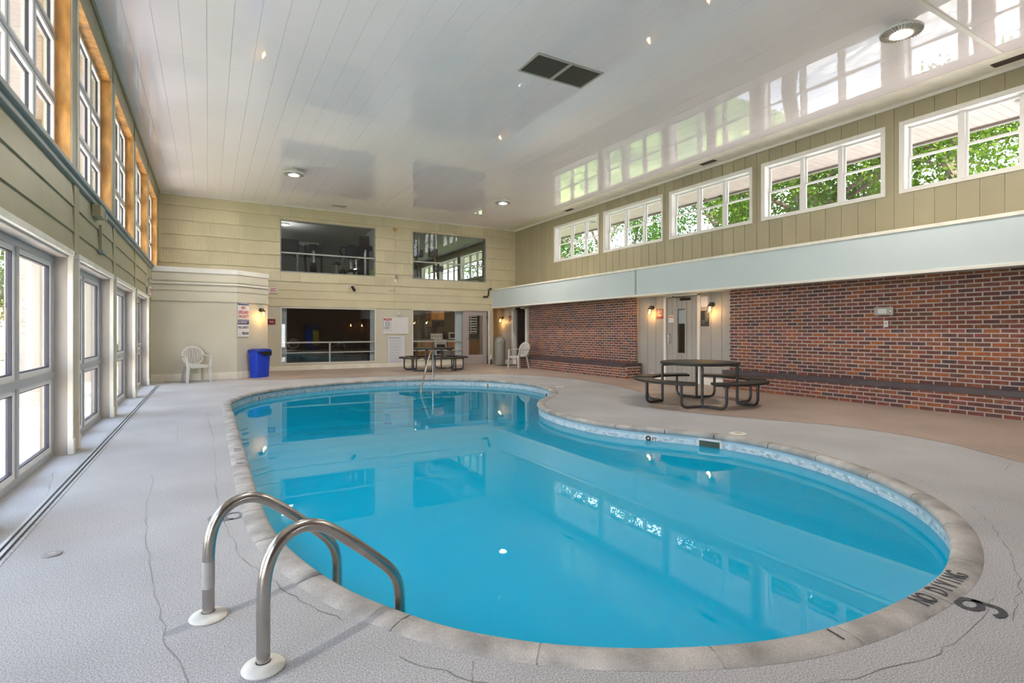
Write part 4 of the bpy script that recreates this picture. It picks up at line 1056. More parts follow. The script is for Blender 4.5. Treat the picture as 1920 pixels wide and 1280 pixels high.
# ------------------------------------------------------------------ lamps
def ceiling_lamp(x, y, label):
    t = thing('ceiling_lamp', label, 'lamp', (x, y, 0), group='round ceiling lamps')
    MB().lathe([(0.09, ZC), (0.09, ZC - 0.05), (0.13, ZC - 0.06), (0.22, ZC - 0.085), (0.245, ZC - 0.11), (0.24, ZC - 0.13), (0.11, ZC - 0.15)], 36).build('housing', M['lampwhite'], t, True)
    mb = MB()
    for k in range(36):
        a = 2 * PI * k / 36; mb.bar((0.13 * math.cos(a), 0.13 * math.sin(a), ZC - 0.152), (0.235 * math.cos(a), 0.235 * math.sin(a), ZC - 0.134), 0.008, 0.02)
    mb.build('cooling_fins', M['ventframe'], t)
    MB().lathe([(0.115, ZC - 0.15), (0.11, ZC - 0.162), (0.08, ZC - 0.172), (0.0, ZC - 0.176)], 28).build('lens', M['lens'], t, True)
    ld = bpy.data.lights.new('lamp_light', 'AREA'); ld.shape = 'DISK'; ld.size = 0.13; ld.energy = LAMP_W; ld.color = LAMP_COL; ld.spread = PI
    lo = bpy.data.objects.new('lamp_light', ld); COL.objects.link(lo); lo.parent = t; lo.location = (0, 0, ZC - 0.19)
ceiling_lamp(7.906, 3.48, 'round ceiling lamp near the ceiling joint strip, largest in view')
ceiling_lamp(1.852, 14.17, 'round ceiling lamp over the far pool end near the glazed side')
ceiling_lamp(7.79, 14.12, 'round ceiling lamp over the far pool end near the brick side')
ceiling_lamp(1.852, 3.48, 'round ceiling lamp above the near pool edge, out of view overhead')

def sconce(loc, rz, label):
    t = thing('wall_lantern', label, 'wall lamp', loc, rz, 'caged wall lanterns')   # wall at local +Y=0, light hangs at -Y
    MB().lathe([(0.055, 0), (0.055, 0.02), (0.03, 0.03)], 20).xf(Matrix.Rotation(PI / 2, 4, 'X')).build('back_plate', M['black'], t, True)
    mb = MB().tube([(0, -0.02, 0), (0, -0.07, 0.03), (0, -0.11, 0.035), (0, -0.12, 0.0)], 0.014, 8); mb.lathe([(0.02, 0.0), (0.05, -0.02), (0.055, -0.045)], 20, (0, -0.12, 0)); mb.build('arm', M['black'], t, True)
    MB().lathe([(0.042, -0.045), (0.046, -0.08), (0.046, -0.16), (0.03, -0.185), (0.0, -0.188)], 20, (0, -0.12, 0), cap=False).build('glass_jar', M['amber'], t, True)
    mb = MB()
    for k in range(6):
        a = PI / 6 + PI / 3 * k; mb.tube([(0.055 * math.cos(a), -0.12 + 0.055 * math.sin(a), -0.045), (0.056 * math.cos(a), -0.12 + 0.056 * math.sin(a), -0.16), (0.03 * math.cos(a), -0.12 + 0.03 * math.sin(a), -0.20)], 0.003, 5)
    for z in (-0.10, -0.155): mb.tube([(0.056 * math.cos(2 * PI * k / 16), -0.12 + 0.056 * math.sin(2 * PI * k / 16), z) for k in range(16)], 0.003, 5, closed=True)
    mb.build('wire_cage', M['black'], t)
    MB().lathe([(0.008, -0.05), (0.012, -0.07), (0.026, -0.11), (0.024, -0.135), (0.008, -0.15)], 16, (0, -0.12, 0)).build('bulb', M['bulb'], t, True)
    ld = bpy.data.lights.new('bulb_light', 'POINT'); ld.energy = 5.0; ld.color = (1.0, 0.55, 0.18); ld.shadow_soft_size = 0.03
    lo = bpy.data.objects.new('bulb_light', ld); COL.objects.link(lo); lo.parent = t; lo.location = (0.0, -0.17, -0.17)
sconce((1.255, 16.30, 1.85), math.radians(40), 'glowing caged wall lantern above the blue bin')
sconce((GX, 18.45, 1.80), -PI / 2, 'glowing caged wall lantern above the domed waste bin')
sconce((GX, 10.25, 1.88), -PI / 2, 'glowing caged wall lantern over the maroon sign')
sconce((GX, 8.33, 1.88), -PI / 2, 'glowing caged wall lantern over the black rules plate')

# ------------------------------------------------------------------ ceiling vents
t = thing('ceiling_grille', 'large grey double return grille in the middle of the ceiling', 'vent', (0, 0, 0))
x0, x1, y0, y1 = 4.155, 5.38, 6.47, 7.075
mb = MB(); w = 0.035
for a in ((x0, x1, y0, y0 + w), (x0, x1, y1 - w, y1), (x0, x0 + w, y0 + w, y1 - w), (x1 - w, x1, y0 + w, y1 - w), ((x0 + x1) / 2 - 0.03, (x0 + x1) / 2 + 0.03, y0 + w, y1 - w)): mb.box(*a, ZC - 0.015, ZC + 0.002)
mb.build('grille_frame', M['ventframe'], t)
for a, b_ in ((x0 + w, (x0 + x1) / 2 - 0.03), ((x0 + x1) / 2 + 0.03, x1 - w)):
    B(a, b_, y0 + w, y1 - w, ZC - 0.004, ZC + 0.002).build('mesh_panel', M['vent'], t)
    mb = MB(); y = y0 + w + 0.012
    while y < y1 - w - 0.01: mb.box(a, b_, y, y + 0.006, ZC - 0.012, ZC - 0.003); y += 0.018
    mb.build('louvres', M['vent'], t)
for (x, y, wx, wy, lab, m) in ((3.665, 17.6, 0.42, 0.16, 'small brown ceiling register near the shingled wall', 'ventframe'), (10.42, 14.32, 0.14, 0.40, 'brown slot register over the farthest clerestory window', 'brownvent'),
                               (10.39, 8.65, 0.14, 0.42, 'brown slot register above the third clerestory window', 'brownvent'), (10.39, 3.05, 0.16, 0.6, 'brown slot register by the nearest clerestory window', 'brownvent')):
    t = thing('ceiling_register', lab, 'vent', (x, y, 0), group='ceiling registers')
    B(-wx / 2, wx / 2, -wy / 2, wy / 2, ZC - 0.012, ZC + 0.0).build('register_frame', M[m], t)
    mb = MB()
    for k in range(5):
        if wy > wx: xx = -wx / 2 + wx * (k + 0.5) / 5; mb.box(xx - 0.006, xx + 0.006, -wy / 2 + 0.02, wy / 2 - 0.02, ZC - 0.02, ZC - 0.011)
        else: yy = -wy / 2 + wy * (k + 0.5) / 5; mb.box(-wx / 2 + 0.02, wx / 2 - 0.02, yy - 0.006, yy + 0.006, ZC - 0.02, ZC - 0.011)
    mb.build('blade', M[m], t)

# ------------------------------------------------------------------ signs and small wall fittings
def sign(name, label, cat, f4, w, h, base, thick=0.006):
    t = thing(name, label, cat); MB().box(-w / 2, w / 2, -h / 2, h / 2, 0.0, thick).xf(f4).build('panel', M[base], t); return t
def lines(t, f4, rows_, x0, x1, mat, z=0.0075, hh=0.006, name='print_lines'):
    mb = MB()
    for y in rows_:
        x = x0
        xe = x1 - random.random() * (x1 - x0) * 0.3
        while x < xe:
            wd_ = random.uniform(0.02, 0.06) * (x1 - x0) / 0.4; mb.box(x, min(x + wd_, xe), y, y + hh, z - 0.002, z); x += wd_ + 0.012 * (x1 - x0) / 0.4
    mb.xf(f4).build(name, M[mat], t)
FB = lambda x, z, d=0.02: frame4((x, YB - d, z), (1, 0, 0), (0, 0, 1))             # on the back wall
FR = lambda y, z, x=GX: frame4((x - 0.002, y, z), (0, -1, 0), (0, 0, 1))              # on the right wall
dg = Vector((1.46 - 0.652, 16.48 - 15.80, 0)).normalized()
def FD(s, z): return frame4((0.652 + dg.x * s + dg.y * 0.012, 15.80 + dg.y * s - dg.x * 0.012, z), (dg.x, dg.y, 0), (0, 0, 1))   # on the chamfer
f = FD(0.20, 1.60)
t = sign('warning_sign', 'white pool warning sign with red and navy lettering beside the caged lantern', 'sign', f, 0.38, 0.98, 'signwhite')
MB().box(-0.18, 0.18, 0.36, 0.47, 0.004, 0.0075).xf(f).build('heading_bar', M['navy'], t)
T_ = Matrix.Translation
text_mb('WARNING', 0.105, None, f @ T_((0, 0.415, 0.009)), bold=0.001, sx=0.66).build('heading', M['signwhite'], t)
mb = text_mb('NO', 0.115, None, f @ T_((0, 0.285, 0.008)), bold=0.003, sx=0.75); text_mb('LIFEGUARD', 0.115, mb, f @ T_((0, 0.165, 0.008)), bold=0.003, sx=0.58); text_mb('ON DUTY', 0.115, mb, f @ T_((0, 0.05, 0.008)), bold=0.003, sx=0.65)
mb.build('red_lettering', M['signred'], t)
MB().box(-0.18, 0.18, -0.155, -0.03, 0.004, 0.0075).xf(f).build('navy_bar', M['navy'], t)
lines(t, f, (-0.075, -0.12), -0.16, 0.17, 'signwhite', 0.009, 0.022)
mb = text_mb('POOL CAPACITY', 0.085, None, f @ T_((0, -0.24, 0.008)), bold=0.002, sx=0.52); text_mb('PERSONS', 0.09, mb, f @ T_((0.06, -0.40, 0.008)), bold=0.003, sx=0.58); text_mb('-', 0.09, mb, f @ T_((-0.14, -0.40, 0.008)), sx=0.6)
tag(mb.build('navy_lettering', M['navy'], t), kind='stuff')
f = FB(1.775, 2.57, 0.03)
t = sign('exit_sign', 'white exit sign with red letters half hidden by the corner box', 'exit sign', f, 0.27, 0.20, 'signwhite', 0.02)
text_mb('EXIT', 0.17, None, f @ T_((0.012, 0, 0.021)), bold=0.003, sx=0.50).build('red_lettering', M['signred'], t)
f = FB(1.735, 1.565, 0.006)
t = sign('exit_plaque', 'small maroon exit plaque left of the dark window', 'sign', f, 0.22, 0.17, 'maroon')
text_mb('Exit', 0.075, None, f @ T_((0, 0, 0.0075)), bold=0.001).build('white_lettering', M['signwhite'], t)
f = FB(5.775, 1.465, 0.004)
t = sign('notice_board', 'blank white notice board between the lower windows', 'board', f, 0.93, 0.60, 'signwhite', 0.01)
f = FB(5.47, 1.50, 0.0165)
t = sign('attention_sign', 'attention notice with red heading on the blank white board', 'sign', f, 0.29, 0.45, 'paper', 0.003)
MB().box(-0.135, 0.135, 0.145, 0.21, 0.002, 0.004).xf(f).build('red_heading', M['signred'], t)
text_mb('ATTENTION', 0.05, None, f @ T_((0, 0.177, 0.0055)), bold=0.001, sx=0.72).build('heading', M['signwhite'], t)
mb = MB().tube([f @ Vector((0.075 * math.cos(2 * PI * k / 24), 0.035 + 0.075 * math.sin(2 * PI * k / 24), 0.004)) for k in range(24)], 0.007, 6, closed=True)
mb.bar(f @ Vector((-0.052, 0.088, 0.004)), f @ Vector((0.052, -0.018, 0.004)), 0.012, 0.004)
mb.bar(f @ Vector((-0.04, 0.02, 0.004)), f @ Vector((0.04, 0.05, 0.004)), 0.022, 0.004); mb.bar(f @ Vector((0.02, 0.04, 0.004)), f @ Vector((0.035, 0.0, 0.004)), 0.01, 0.004)
mb.build('prohibition_symbol', M['ink'], t)
lines(t, f, (-0.09, -0.125, -0.155), -0.11, 0.12, 'ink', 0.005, 0.014)
ring(MB(), 0, 0.003, -0.14, 0.14, -0.22, 0.22, 0.006).xf(f @ frame4((0, 0, 0.001), (0, 0, 1), (1, 0, 0))).build('border_line', M['inkgrey'], t)
f = FB(5.79, 0.60, 0.008)
t = sign('rules_poster', 'long white rules sheet with grey printed lines under the notice board', 'poster', f, 0.63, 0.98, 'paper', 0.003)
lines(t, f, (0.415,), -0.27, 0.30, 'ink', 0.005, 0.018, 'heading')
lines(t, f, [0.34 - 0.026 * k for k in range(32) if k % 4 != 3], -0.24, 0.26, 'inkgrey', 0.005, 0.007)
f = FR(9.99, 1.71)
t = sign('maroon_sign', 'maroon plaque with white print left of the grey door', 'sign', f, 0.26, 0.25, 'maroon')
lines(t, f, (0.085, 0.055, 0.025), -0.09, 0.12, 'signwhite', 0.0075, 0.014); lines(t, f, (-0.06,), -0.06, 0.07, 'signwhite', 0.0075, 0.03)
f = FR(8.56, 1.56)
t = sign('rules_plate', 'black printed plate under the lantern right of the grey door', 'sign', f, 0.24, 0.37, 'ink')
lines(t, f, [0.15 - 0.03 * k for k in range(8)], 0.0, 0.11, 'inkgrey', 0.0075, 0.012)
MB().tube([f @ Vector((-0.05 + 0.035 * math.cos(2 * PI * k / 20), -0.08 + 0.035 * math.sin(2 * PI * k / 20), 0.007)) for k in range(20)], 0.005, 6, closed=True).build('round_emblem', M['inkgrey'], t)
f = FR(8.58, 1.96); sign('blank_sheet', 'faint grey sheet fixed high beside the grey door frame', 'paper', f, 0.2, 0.24, 'paper', 0.003)
f = FR(17.88, 1.76)
t = sign('red_plaque', 'tiny red plaque between the lantern and the dark doorway', 'sign', f, 0.18, 0.2, 'maroon'); lines(t, f, (0.03, -0.03), -0.04, 0.04, 'signwhite', 0.0075, 0.02)
t = thing('thermostat_box', 'clear guarded thermostat box on the long brick wall', 'thermostat', (BX - 0.008, 4.69, 1.60))
B(-0.05, 0.0, -0.15, 0.15, -0.07, 0.07).build('cover', M['ventframe'], t, bevel=0.008)
B(-0.056, -0.049, -0.05, 0.085, -0.04, 0.04).build('display', M['signwhite'], t)
MB().lathe([(0.012, 0), (0.012, 0.01)], 12, (0, 0, 0)).xf(Matrix.Translation((-0.05, -0.11, 0)) @ Matrix.Rotation(-PI / 2, 4, 'Y')).build('lock', M['steel'], t, True)
t = thing('wall_switch', 'small white switch plate below the thermostat box', 'switch', (BX - 0.008, 4.67, 1.385))
B(-0.012, 0.0, -0.036, 0.036, -0.056, 0.056).build('plate', M['signwhite'], t, bevel=0.003); B(-0.018, -0.011, -0.008, 0.008, -0.005, 0.014).build('toggle', M['ink'], t)
# left exit sign over the far exit door
t = thing('exit_sign', 'white exit sign box over the far exit door on the glazed wall', 'exit sign', (XL + 0.03, 14.75, 2.19), 0)
B(0, 0.05, -0.17, 0.17, -0.1, 0.1).build('case', M['signwhite'], t, bevel=0.004)
text_mb('EXIT', 0.15, None, frame4((0.051, 0, 0), (0, -1, 0), (0, 0, 1)) if False else frame4((0.051, 0, 0), (0, 1, 0), (0, 0, 1)), bold=0.003, sx=0.8).build('red_lettering', M['signred'], t)
tag(MB().tube([(XL + 0.03, 14.35, 2.25), (XL + 0.04, 14.35, 2.52), (XL + 0.04, 15.2, 2.49)], 0.012, 8).build('conduit', M['white'], None, True), 'thin white conduit looping above the far exit sign', 'conduit')
t = thing('junction_box', 'grey box under the ledge with a short pipe, second bay of the glazed wall', 'electrical box', (XL + 0.02, 8.2, 2.72))
B(0, 0.09, -0.16, 0.16, -0.07, 0.07).build('case', M['leftpaint'], t, bevel=0.006); B(0.03, 0.1, 0.15, 0.24, -0.05, 0.03).build('connector', M['alu'], t)
t = thing('wall_bracket', 'rusty vertical bracket hanging below the ledge, second bay', 'bracket', (XL + 0.02, 8.55, 2.42))
B(0, 0.03, -0.03, 0.03, -0.13, 0.2).build('strap', M['leftpaint'], t); B(0.0, 0.05, -0.08, 0.2, -0.16, -0.12).build('pipe_stub', M['ledge'], t)
# alarm conduit on back wall
t = thing('alarm_conduit', 'thin vertical conduit with orange sounder between the gym windows', 'conduit', (5.74, YB - 0.02, 0))
MB().tube([(0, 0, 4.82), (0, 0, 3.25), (0.0, 0, 2.70)], 0.014, 8).build('pipe', M['paint'], t, True)
MB().lathe([(0.07, 0), (0.07, 0.04), (0.03, 0.055)], 18).xf(T_((0, 0.01, 4.87)) @ Matrix.Rotation(PI / 2, 4, 'X')).build('sounder', pmat('orange_sounder', (0.6, 0.33, 0.10), 0.5), t, True)
B(0.0, 0.09, -0.05, 0.01, 3.13, 3.24).build('grey_box', M['inkgrey'], t); B(-0.05, 0.04, -0.04, 0.01, 2.98, 3.10).build('outlet_box', M['cream'], t); MB().bar((0, 0, 2.70), (-0.2, 0, 2.70), 0.02, 0.02).build('elbow', M['ledge'], t)
t = thing('security_camera', 'small black bullet camera under the left gym window', 'camera', (4.23, YB - 0.02, 2.73))
B(-0.05, 0.05, -0.03, 0.01, 0.02, 0.12).build('mount', M['signwhite'], t); MB().tube([(0.0, -0.04, 0.05), (0.04, -0.14, -0.06), (0.05, -0.17, -0.09)], [0.04, 0.05, 0.05], 12).build('camera_body', M['black'], t, True)
tag(MB().tube([(9.44, YB - 0.05, 2.72), (9.45, YB - 0.05, 2.86), (9.45, YB - 0.05, 2.93)], 0.001, 4).build('hidden_stub', M['black']), 'thin wire stub at the end of the pale band', 'wire')
tag(MB().tube([(9.58, YB - 0.06, 2.92), (9.50, YB - 0.06, 2.92), (9.46, YB - 0.06, 2.88), (9.44, YB - 0.06, 2.66), (9.38, YB - 0.06, 2.60), (9.22, YB - 0.06, 2.60)], 0.03, 10).build('drain_pipe', M['black'], None, True), 'short black elbow pipe at the far end of the pale band', 'pipe')
bpy.data.objects.remove(bpy.data.objects['hidden_stub'])
t = thing('emergency_light', 'small white fitting above the notice board', 'wall fitting', (5.86, YB - 0.01, 1.86)); B(-0.05, 0.05, -0.04, 0.0, -0.06, 0.06).build('case', M['signwhite'], t, bevel=0.005); B(-0.03, 0.03, -0.05, -0.039, -0.04, 0.0).build('lens', M['ventframe'], t)

# ------------------------------------------------------------------ gym behind the upper windows
GZ = 3.02
gw = struct('wall_gym', 'dim grey gym room behind the upper windows')
B(XL - 0.2, XR + 0.02, 30.0, 30.2, 2.7, 5.3).build('far_wall', M['plaster'], gw)
B(XL - 0.2, XL, YB + 0.2, 30.2, 2.7, 5.3).build('side_wall', M['plaster'], gw)
B(5.55, 5.67, YB + 0.2, 21.5, GZ, 5.25).build('partition', M['plaster'], gw)
B(XL - 0.2, XR + 0.2, YB + 0.2, 30.2, 5.22, 5.32).build('gym_ceiling', M['plaster'], gw)
B(XL - 0.2, XR + 0.2, YB + 0.2, 30.2, 2.80, GZ).build('gym_floor', M['dimfloor'], gw)
def gthing(name, label, x, y, rz=0.0, cat='exercise machine'): return thing(name, label, cat, (x, y, GZ), rz)
t = gthing('treadmill', 'black treadmill behind the left end of the left gym window', 2.35, 20.2, 0.0)
B(-0.35, 0.35, -0.4, 1.2, 0, 0.18).build('deck', M['grill'], t)
for s in (-1, 1):
    MB().tube([(s * 0.35, -0.3, 0.15), (s * 0.35, -0.38, 1.15)], 0.045, 8).build('upright', M['gymsteel'], t); MB().tube([(s * 0.35, -0.38, 1.1), (s * 0.38, 0.05, 1.05), (s * 0.38, 0.4, 0.95)], 0.03, 8).build('handrail', M['grill'], t)
MB().box(-0.4, 0.4, -0.48, -0.36, 1.0, 1.45).build('console', M['grill'], t, bevel=0.05)
t = gthing('elliptical_trainer', 'black elliptical trainer with long arms in the left gym window', 3.38, 20.6, -0.2)
B(-0.3, 0.3, -0.7, 0.7, 0, 0.1).build('base', M['grill'], t); MB().lathe([(0.32, 0), (0.32, 0.2)], 20).xf(T_((0.1, -0.5, 0.4)) @ Matrix.Rotation(PI / 2, 4, 'Y') @ T_((0, 0, -0.2))).build('flywheel_cover', M['grill'], t, True)
for s in (-1, 1):
    MB().tube([(s * 0.25, 0.5, 0.2), (s * 0.27, -0.1, 0.35), (s * 0.28, -0.45, 1.0), (s * 0.3, -0.3, 1.35), (s * 0.36, -0.1, 1.42)], 0.035, 8).build('swing_arm', M['grill'], t); B(s * 0.25 - 0.08, s * 0.25 + 0.08, 0.2, 0.6, 0.25, 0.31).build('pedal', M['grill'], t)
MB().tube([(0, -0.5, 0.4), (0, -0.45, 1.2)], 0.05, 8).build('mast', M['gymsteel'], t); B(-0.15, 0.15, -0.52, -0.42, 1.15, 1.38).build('console', M['grill'], t)
t = gthing('exercise_bike', 'upright exercise bike with loop handlebar, middle of left gym window', 4.3, 20.5, 0.3)
B(-0.08, 0.08, -0.5, 0.5, 0, 0.08).build('base', M['grill'], t); MB().tube([(0, 0.2, 0.08), (0, -0.15, 0.7), (0, -0.25, 1.0)], 0.045, 8).build('frame', M['gymsteel'], t); B(-0.13, 0.13, 0.1, 0.4, 0.78, 0.86).build('saddle', M['grill'], t)
MB().tube([(0, 0.25, 0.1), (0, 0.25, 0.8)], 0.03, 8).build('seat_post', M['gymsteel'], t); MB().tube([(-0.02, -0.25, 1.0), (-0.2, -0.35, 1.2), (-0.1, -0.3, 1.36), (0.1, -0.3, 1.36), (0.2, -0.35, 1.2), (0.02, -0.25, 1.0)], 0.025, 8).build('handlebar', M['grill'], t); MB().lathe([(0.22, 0), (0.22, 0.1)], 18).xf(T_((-0.05, -0.2, 0.35)) @ Matrix.Rotation(PI / 2, 4, 'Y')).build('flywheel', M['grill'], t, True)
t = gthing('cable_machine', 'tall cable weight machine with round pad at the right of the left gym window', 5.05, 20.3, 0.1)
for x, y in ((-0.3, -0.3), (0.05, -0.3), (0.25, 0.3), (-0.3, 0.3)): MB().tube([(x, y, 0), (x, y, 1.35)], 0.035, 8).build('post', M['gymsteel'], t)
B(-0.34, 0.3, -0.34, 0.34, 1.3, 1.42).build('top_frame', M['grill'], t); B(-0.25, 0.0, -0.1, 0.2, 0.1, 0.9).build('weight_stack', M['grill'], t)
MB().lathe([(0.27, 0), (0.29, 0.05), (0.27, 0.1)], 20).xf(T_((-0.5, -0.4, 1.15)) @ Matrix.Rotation(PI / 2, 4, 'X')).build('round_pad', M['grill'], t, True); B(-0.6, -0.25, -0.5, -0.1, 0.45, 0.52).build('seat_pad', M['grill'], t); MB().tube([(-0.7, -0.3, 1.3), (-0.3, -0.32, 1.38), (0.3, -0.3, 1.45)], 0.025, 8).build('pull_bar', M['grill'], t)
tag(B(5.15, 5.5, 20.9, 21.0, GZ + 0.2, 5.0).build('gym_screen', M['grill']), 'tall black panel at the right edge of the left gym window', 'panel')
t = gthing('lime_bucket', 'lime green tub low in the left gym window', 5.35, 19.6, 0, 'tub'); MB().lathe([(0.10, 0), (0.12, 0.02), (0.15, 0.42), (0.165, 0.43), (0.16, 0.46)], 20).build('tub', M['lime'], t, True); MB().lathe([(0.14, 0.46), (0.12, 0.5), (0.03, 0.53)], 18).build('lid', M['lime'], t, True)
t = gthing('rowing_machine', 'low black cardio machine before the right gym window', 8.55, 20.2, 0.4); B(-0.2, 0.2, -0.8, 0.8, 0.1, 0.25).build('base', M['grill'], t); MB().tube([(-0.1, 0.4, 0.2), (-0.1, 0.6, 0.9), (0.1, 0.6, 0.95)], 0.04, 8).build('mast', M['grill'], t); B(-0.25, 0.25, 0.5, 0.62, 0.75, 0.98).build('console', M['grill'], t)
t = gthing('cable_tower', 'slim black cable tower in the right gym window', 7.35, 20.6, 0.0); MB().tube([(0, 0, 0), (0, 0, 1.6)], 0.06, 8).build('post', M['grill'], t); B(-0.25, 0.25, -0.12, 0.12, 1.25, 1.55).build('head', M['grill'], t); B(-0.3, 0.3, -0.3, 0.3, 0, 0.08).build('base', M['grill'], t)
t = gthing('cable_tower', 'tan and black cable tower near the middle of the right gym window', 8.35, 21.2, 0.0); MB().tube([(0, 0, 0), (0, 0, 1.75)], 0.06, 8).build('post', M['kitchenwood'], t); B(-0.22, 0.12, -0.12, 0.12, 1.4, 1.75).build('head', M['darkdoor'], t); B(-0.3, 0.3, -0.3, 0.3, 0, 0.08).build('base', M['grill'], t)
t = gthing('water_dispenser', 'pale dispenser at the right end of the right gym window', 9.35, 19.4, 0, 'dispenser'); B(-0.14, 0.14, -0.14, 0.14, 0, 0.32).build('body', M['gymsteel'], t, bevel=0.02); B(-0.08, 0.08, -0.16, -0.14, 0.1, 0.28).build('front_panel', M['signwhite'], t)
t = thing('gym_strip_light', 'bare white strip lamp fitting on the gym ceiling', 'lamp', (3.7, 25, 5.18)); B(-0.6, 0.6, -0.1, 0.1, -0.06, 0.04).build('fitting', M['lampwhite'], t); B(-0.55, 0.55, -0.07, 0.07, -0.07, -0.055).build('diffuser', M['appliance'], t)
t = thing('gym_ceiling_lamp', 'small lit round lamp on the gym ceiling, left', 'lamp', (2.45, 21.0, 5.2)); MB().lathe([(0.15, 0.02), (0.15, -0.03)], 20).build('rim', M['lampwhite'], t, True); MB().lathe([(0.13, -0.03), (0.1, -0.045)], 20).build('lens', M['lens'], t, True)
ld = bpy.data.lights.new('gym_light', 'POINT'); ld.energy = 26.0; ld.color = (1, 0.97, 0.92); ld.shadow_soft_size = 0.3
lo = bpy.data.objects.new('gym_light', ld); COL.objects.link(lo); lo.parent = t; lo.location = (0, 0, -0.5)

# ------------------------------------------------------------------ recreation room and kitchen behind the lower windows
rr = struct('wall_rooms', 'dark recreation room and kitchen behind the lower windows')
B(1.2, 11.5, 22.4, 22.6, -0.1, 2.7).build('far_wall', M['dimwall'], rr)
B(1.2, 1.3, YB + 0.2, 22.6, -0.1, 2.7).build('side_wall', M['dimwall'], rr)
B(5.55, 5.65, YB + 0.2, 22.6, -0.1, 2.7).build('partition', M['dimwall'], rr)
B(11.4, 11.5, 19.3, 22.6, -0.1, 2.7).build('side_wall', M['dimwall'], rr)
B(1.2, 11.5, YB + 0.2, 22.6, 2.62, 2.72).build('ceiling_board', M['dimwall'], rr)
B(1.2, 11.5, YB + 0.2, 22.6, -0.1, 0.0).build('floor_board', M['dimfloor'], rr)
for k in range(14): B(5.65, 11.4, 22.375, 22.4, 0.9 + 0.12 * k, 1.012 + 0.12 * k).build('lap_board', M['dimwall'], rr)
KY = 21.75
def cabinet(name, x0, x1, z0, z1, d, label, ndoor=2):
    t = thing(name, label, 'cabinet', (x0, KY, z0)); w = x1 - x0; h = z1 - z0
    B(0, w, -d + 0.02, 0.6, 0, h).build('body', M['kitchenwood'], t)
    for k in range(ndoor):
        a = w * k / ndoor + 0.01; b_ = w * (k + 1) / ndoor - 0.01
        o = B(a, b_, -d, -d + 0.019, 0.02, h - 0.02).build('door', M['kitchenwood'], t, bevel=0.004)
        B(a + 0.05, b_ - 0.05, -d - 0.003, -d + 0.001, 0.06, h - 0.06).build('door_panel', M['kitchenwood'], o)
    return t
cabinet('upper_cabinet', 8.39, 9.0, 1.76, 2.15, 0.1, 'orange oak wall cabinet above the black range hood')
t = thing('range_hood', 'black microwave hood under the oak wall cabinet', 'range hood', (8.70, KY - 0.1, 1.46)); B(-0.29, 0.29, -0.05, 0.5, 0, 0.29).build('body', M['black'], t, bevel=0.006); B(-0.26, 0.1, -0.056, -0.049, 0.04, 0.25).build('door', M['grill'], t); B(0.14, 0.26, -0.056, -0.049, 0.04, 0.25).build('control_panel', M['dark'], t)
t = thing('kitchen_range', 'white kitchen range with raised control panel', 'range', (8.65, KY - 0.2, 0)); B(-0.29, 0.29, -0.3, 0.5, 0, 0.9).build('body', M['appliance'], t); B(-0.27, 0.27, 0.1, 0.16, 0.9, 1.16).build('control_panel', M['appliance'], t); B(-0.22, 0.22, -0.305, -0.299, 0.3, 0.7).build('oven_door', M['black'], t)
for k in range(4): MB().lathe([(0.025, 0), (0.02, 0.02)], 10).xf(T_((-0.2 + 0.13 * k, 0.1, 1.05)) @ Matrix.Rotation(PI / 2, 4, 'X')).build('knob', M['ink'], t)
cabinet('base_cabinet', 8.98, 9.85, 0, 0.88, 0.55, 'orange oak base cabinet under the microwave', 2)
cabinet('base_cabinet', 9.86, 10.7, 0, 0.88, 0.55, 'orange oak sink cabinet seen through the glass door', 2)
cabinet('base_cabinet', 7.6, 8.33, 0, 0.86, 0.55, 'dark oak base cabinet left of the range', 2)
tag(B(8.95, 10.78, KY - 0.58, KY + 0.62, 0.882, 0.93).build('worktop', M['counter'], bevel=0.005), 'brown laminate worktop right of the range', 'worktop')
tag(B(6.0, 8.34, KY - 0.58, KY + 0.62, 0.882, 0.92).build('worktop', M['counter'], bevel=0.005), 'dark worktop left of the range', 'worktop')
t = thing('microwave', 'silver microwave with dark door on the worktop', 'microwave', (9.35, KY - 0.2, 0.932)); B(-0.22, 0.22, -0.15, 0.2, 0, 0.28).build('case', M['appliance'], t, bevel=0.006); B(-0.19, 0.10, -0.158, -0.149, 0.04, 0.24).build('door', M['dark'], t); B(0.12, 0.2, -0.158, -0.149, 0.03, 0.25).build('control_panel', M['ink'], t)
t = thing('coffee_maker', 'black appliance between range and microwave', 'coffee maker', (9.03, KY - 0.2, 0.932)); B(-0.09, 0.09, -0.1, 0.12, 0, 0.04).build('base', M['black'], t); B(-0.09, 0.09, 0.02, 0.12, 0.04, 0.3).build('tank', M['black'], t); MB().lathe([(0.06, 0.04), (0.07, 0.1), (0.05, 0.18)], 14, (0, -0.04, 0)).build('jug', M['grill'], t, True)
t = thing('kitchen_tap', 'chrome tap arching over the sink', 'tap', (10.15, KY + 0.2, 0.932)); MB().tube([(0, 0, 0), (0, 0, 0.2), (0, -0.04, 0.25), (0, -0.14, 0.24), (0, -0.16, 0.18)], 0.015, 8).build('spout', M['steel'], t, True); MB().lathe([(0.03, 0), (0.025, 0.03)], 12).build('tap_base', M['steel'], t, True)
t = thing('step_bin', 'small grey bin on the kitchen floor beyond the picnic table', 'bin', (8.55, 20.3, 0)); MB().box(-0.15, 0.15, -0.13, 0.13, 0, 0.42).build('body', M['plaster'], t, bevel=0.01); MB().box(-0.155, 0.155, -0.135, 0.135, 0.42, 0.46).build('lid', M['ventframe'], t)
w = struct('window_34', 'small bright kitchen window over the sink')
ring(MB(), 0, 0.03, 10.40, 10.95, 1.15, 2.12, 0.04).xf(frame4((0, 22.40, 0), (0, -1, 0), (1, 0, 0))).build('frame', M['winwhite'], w)
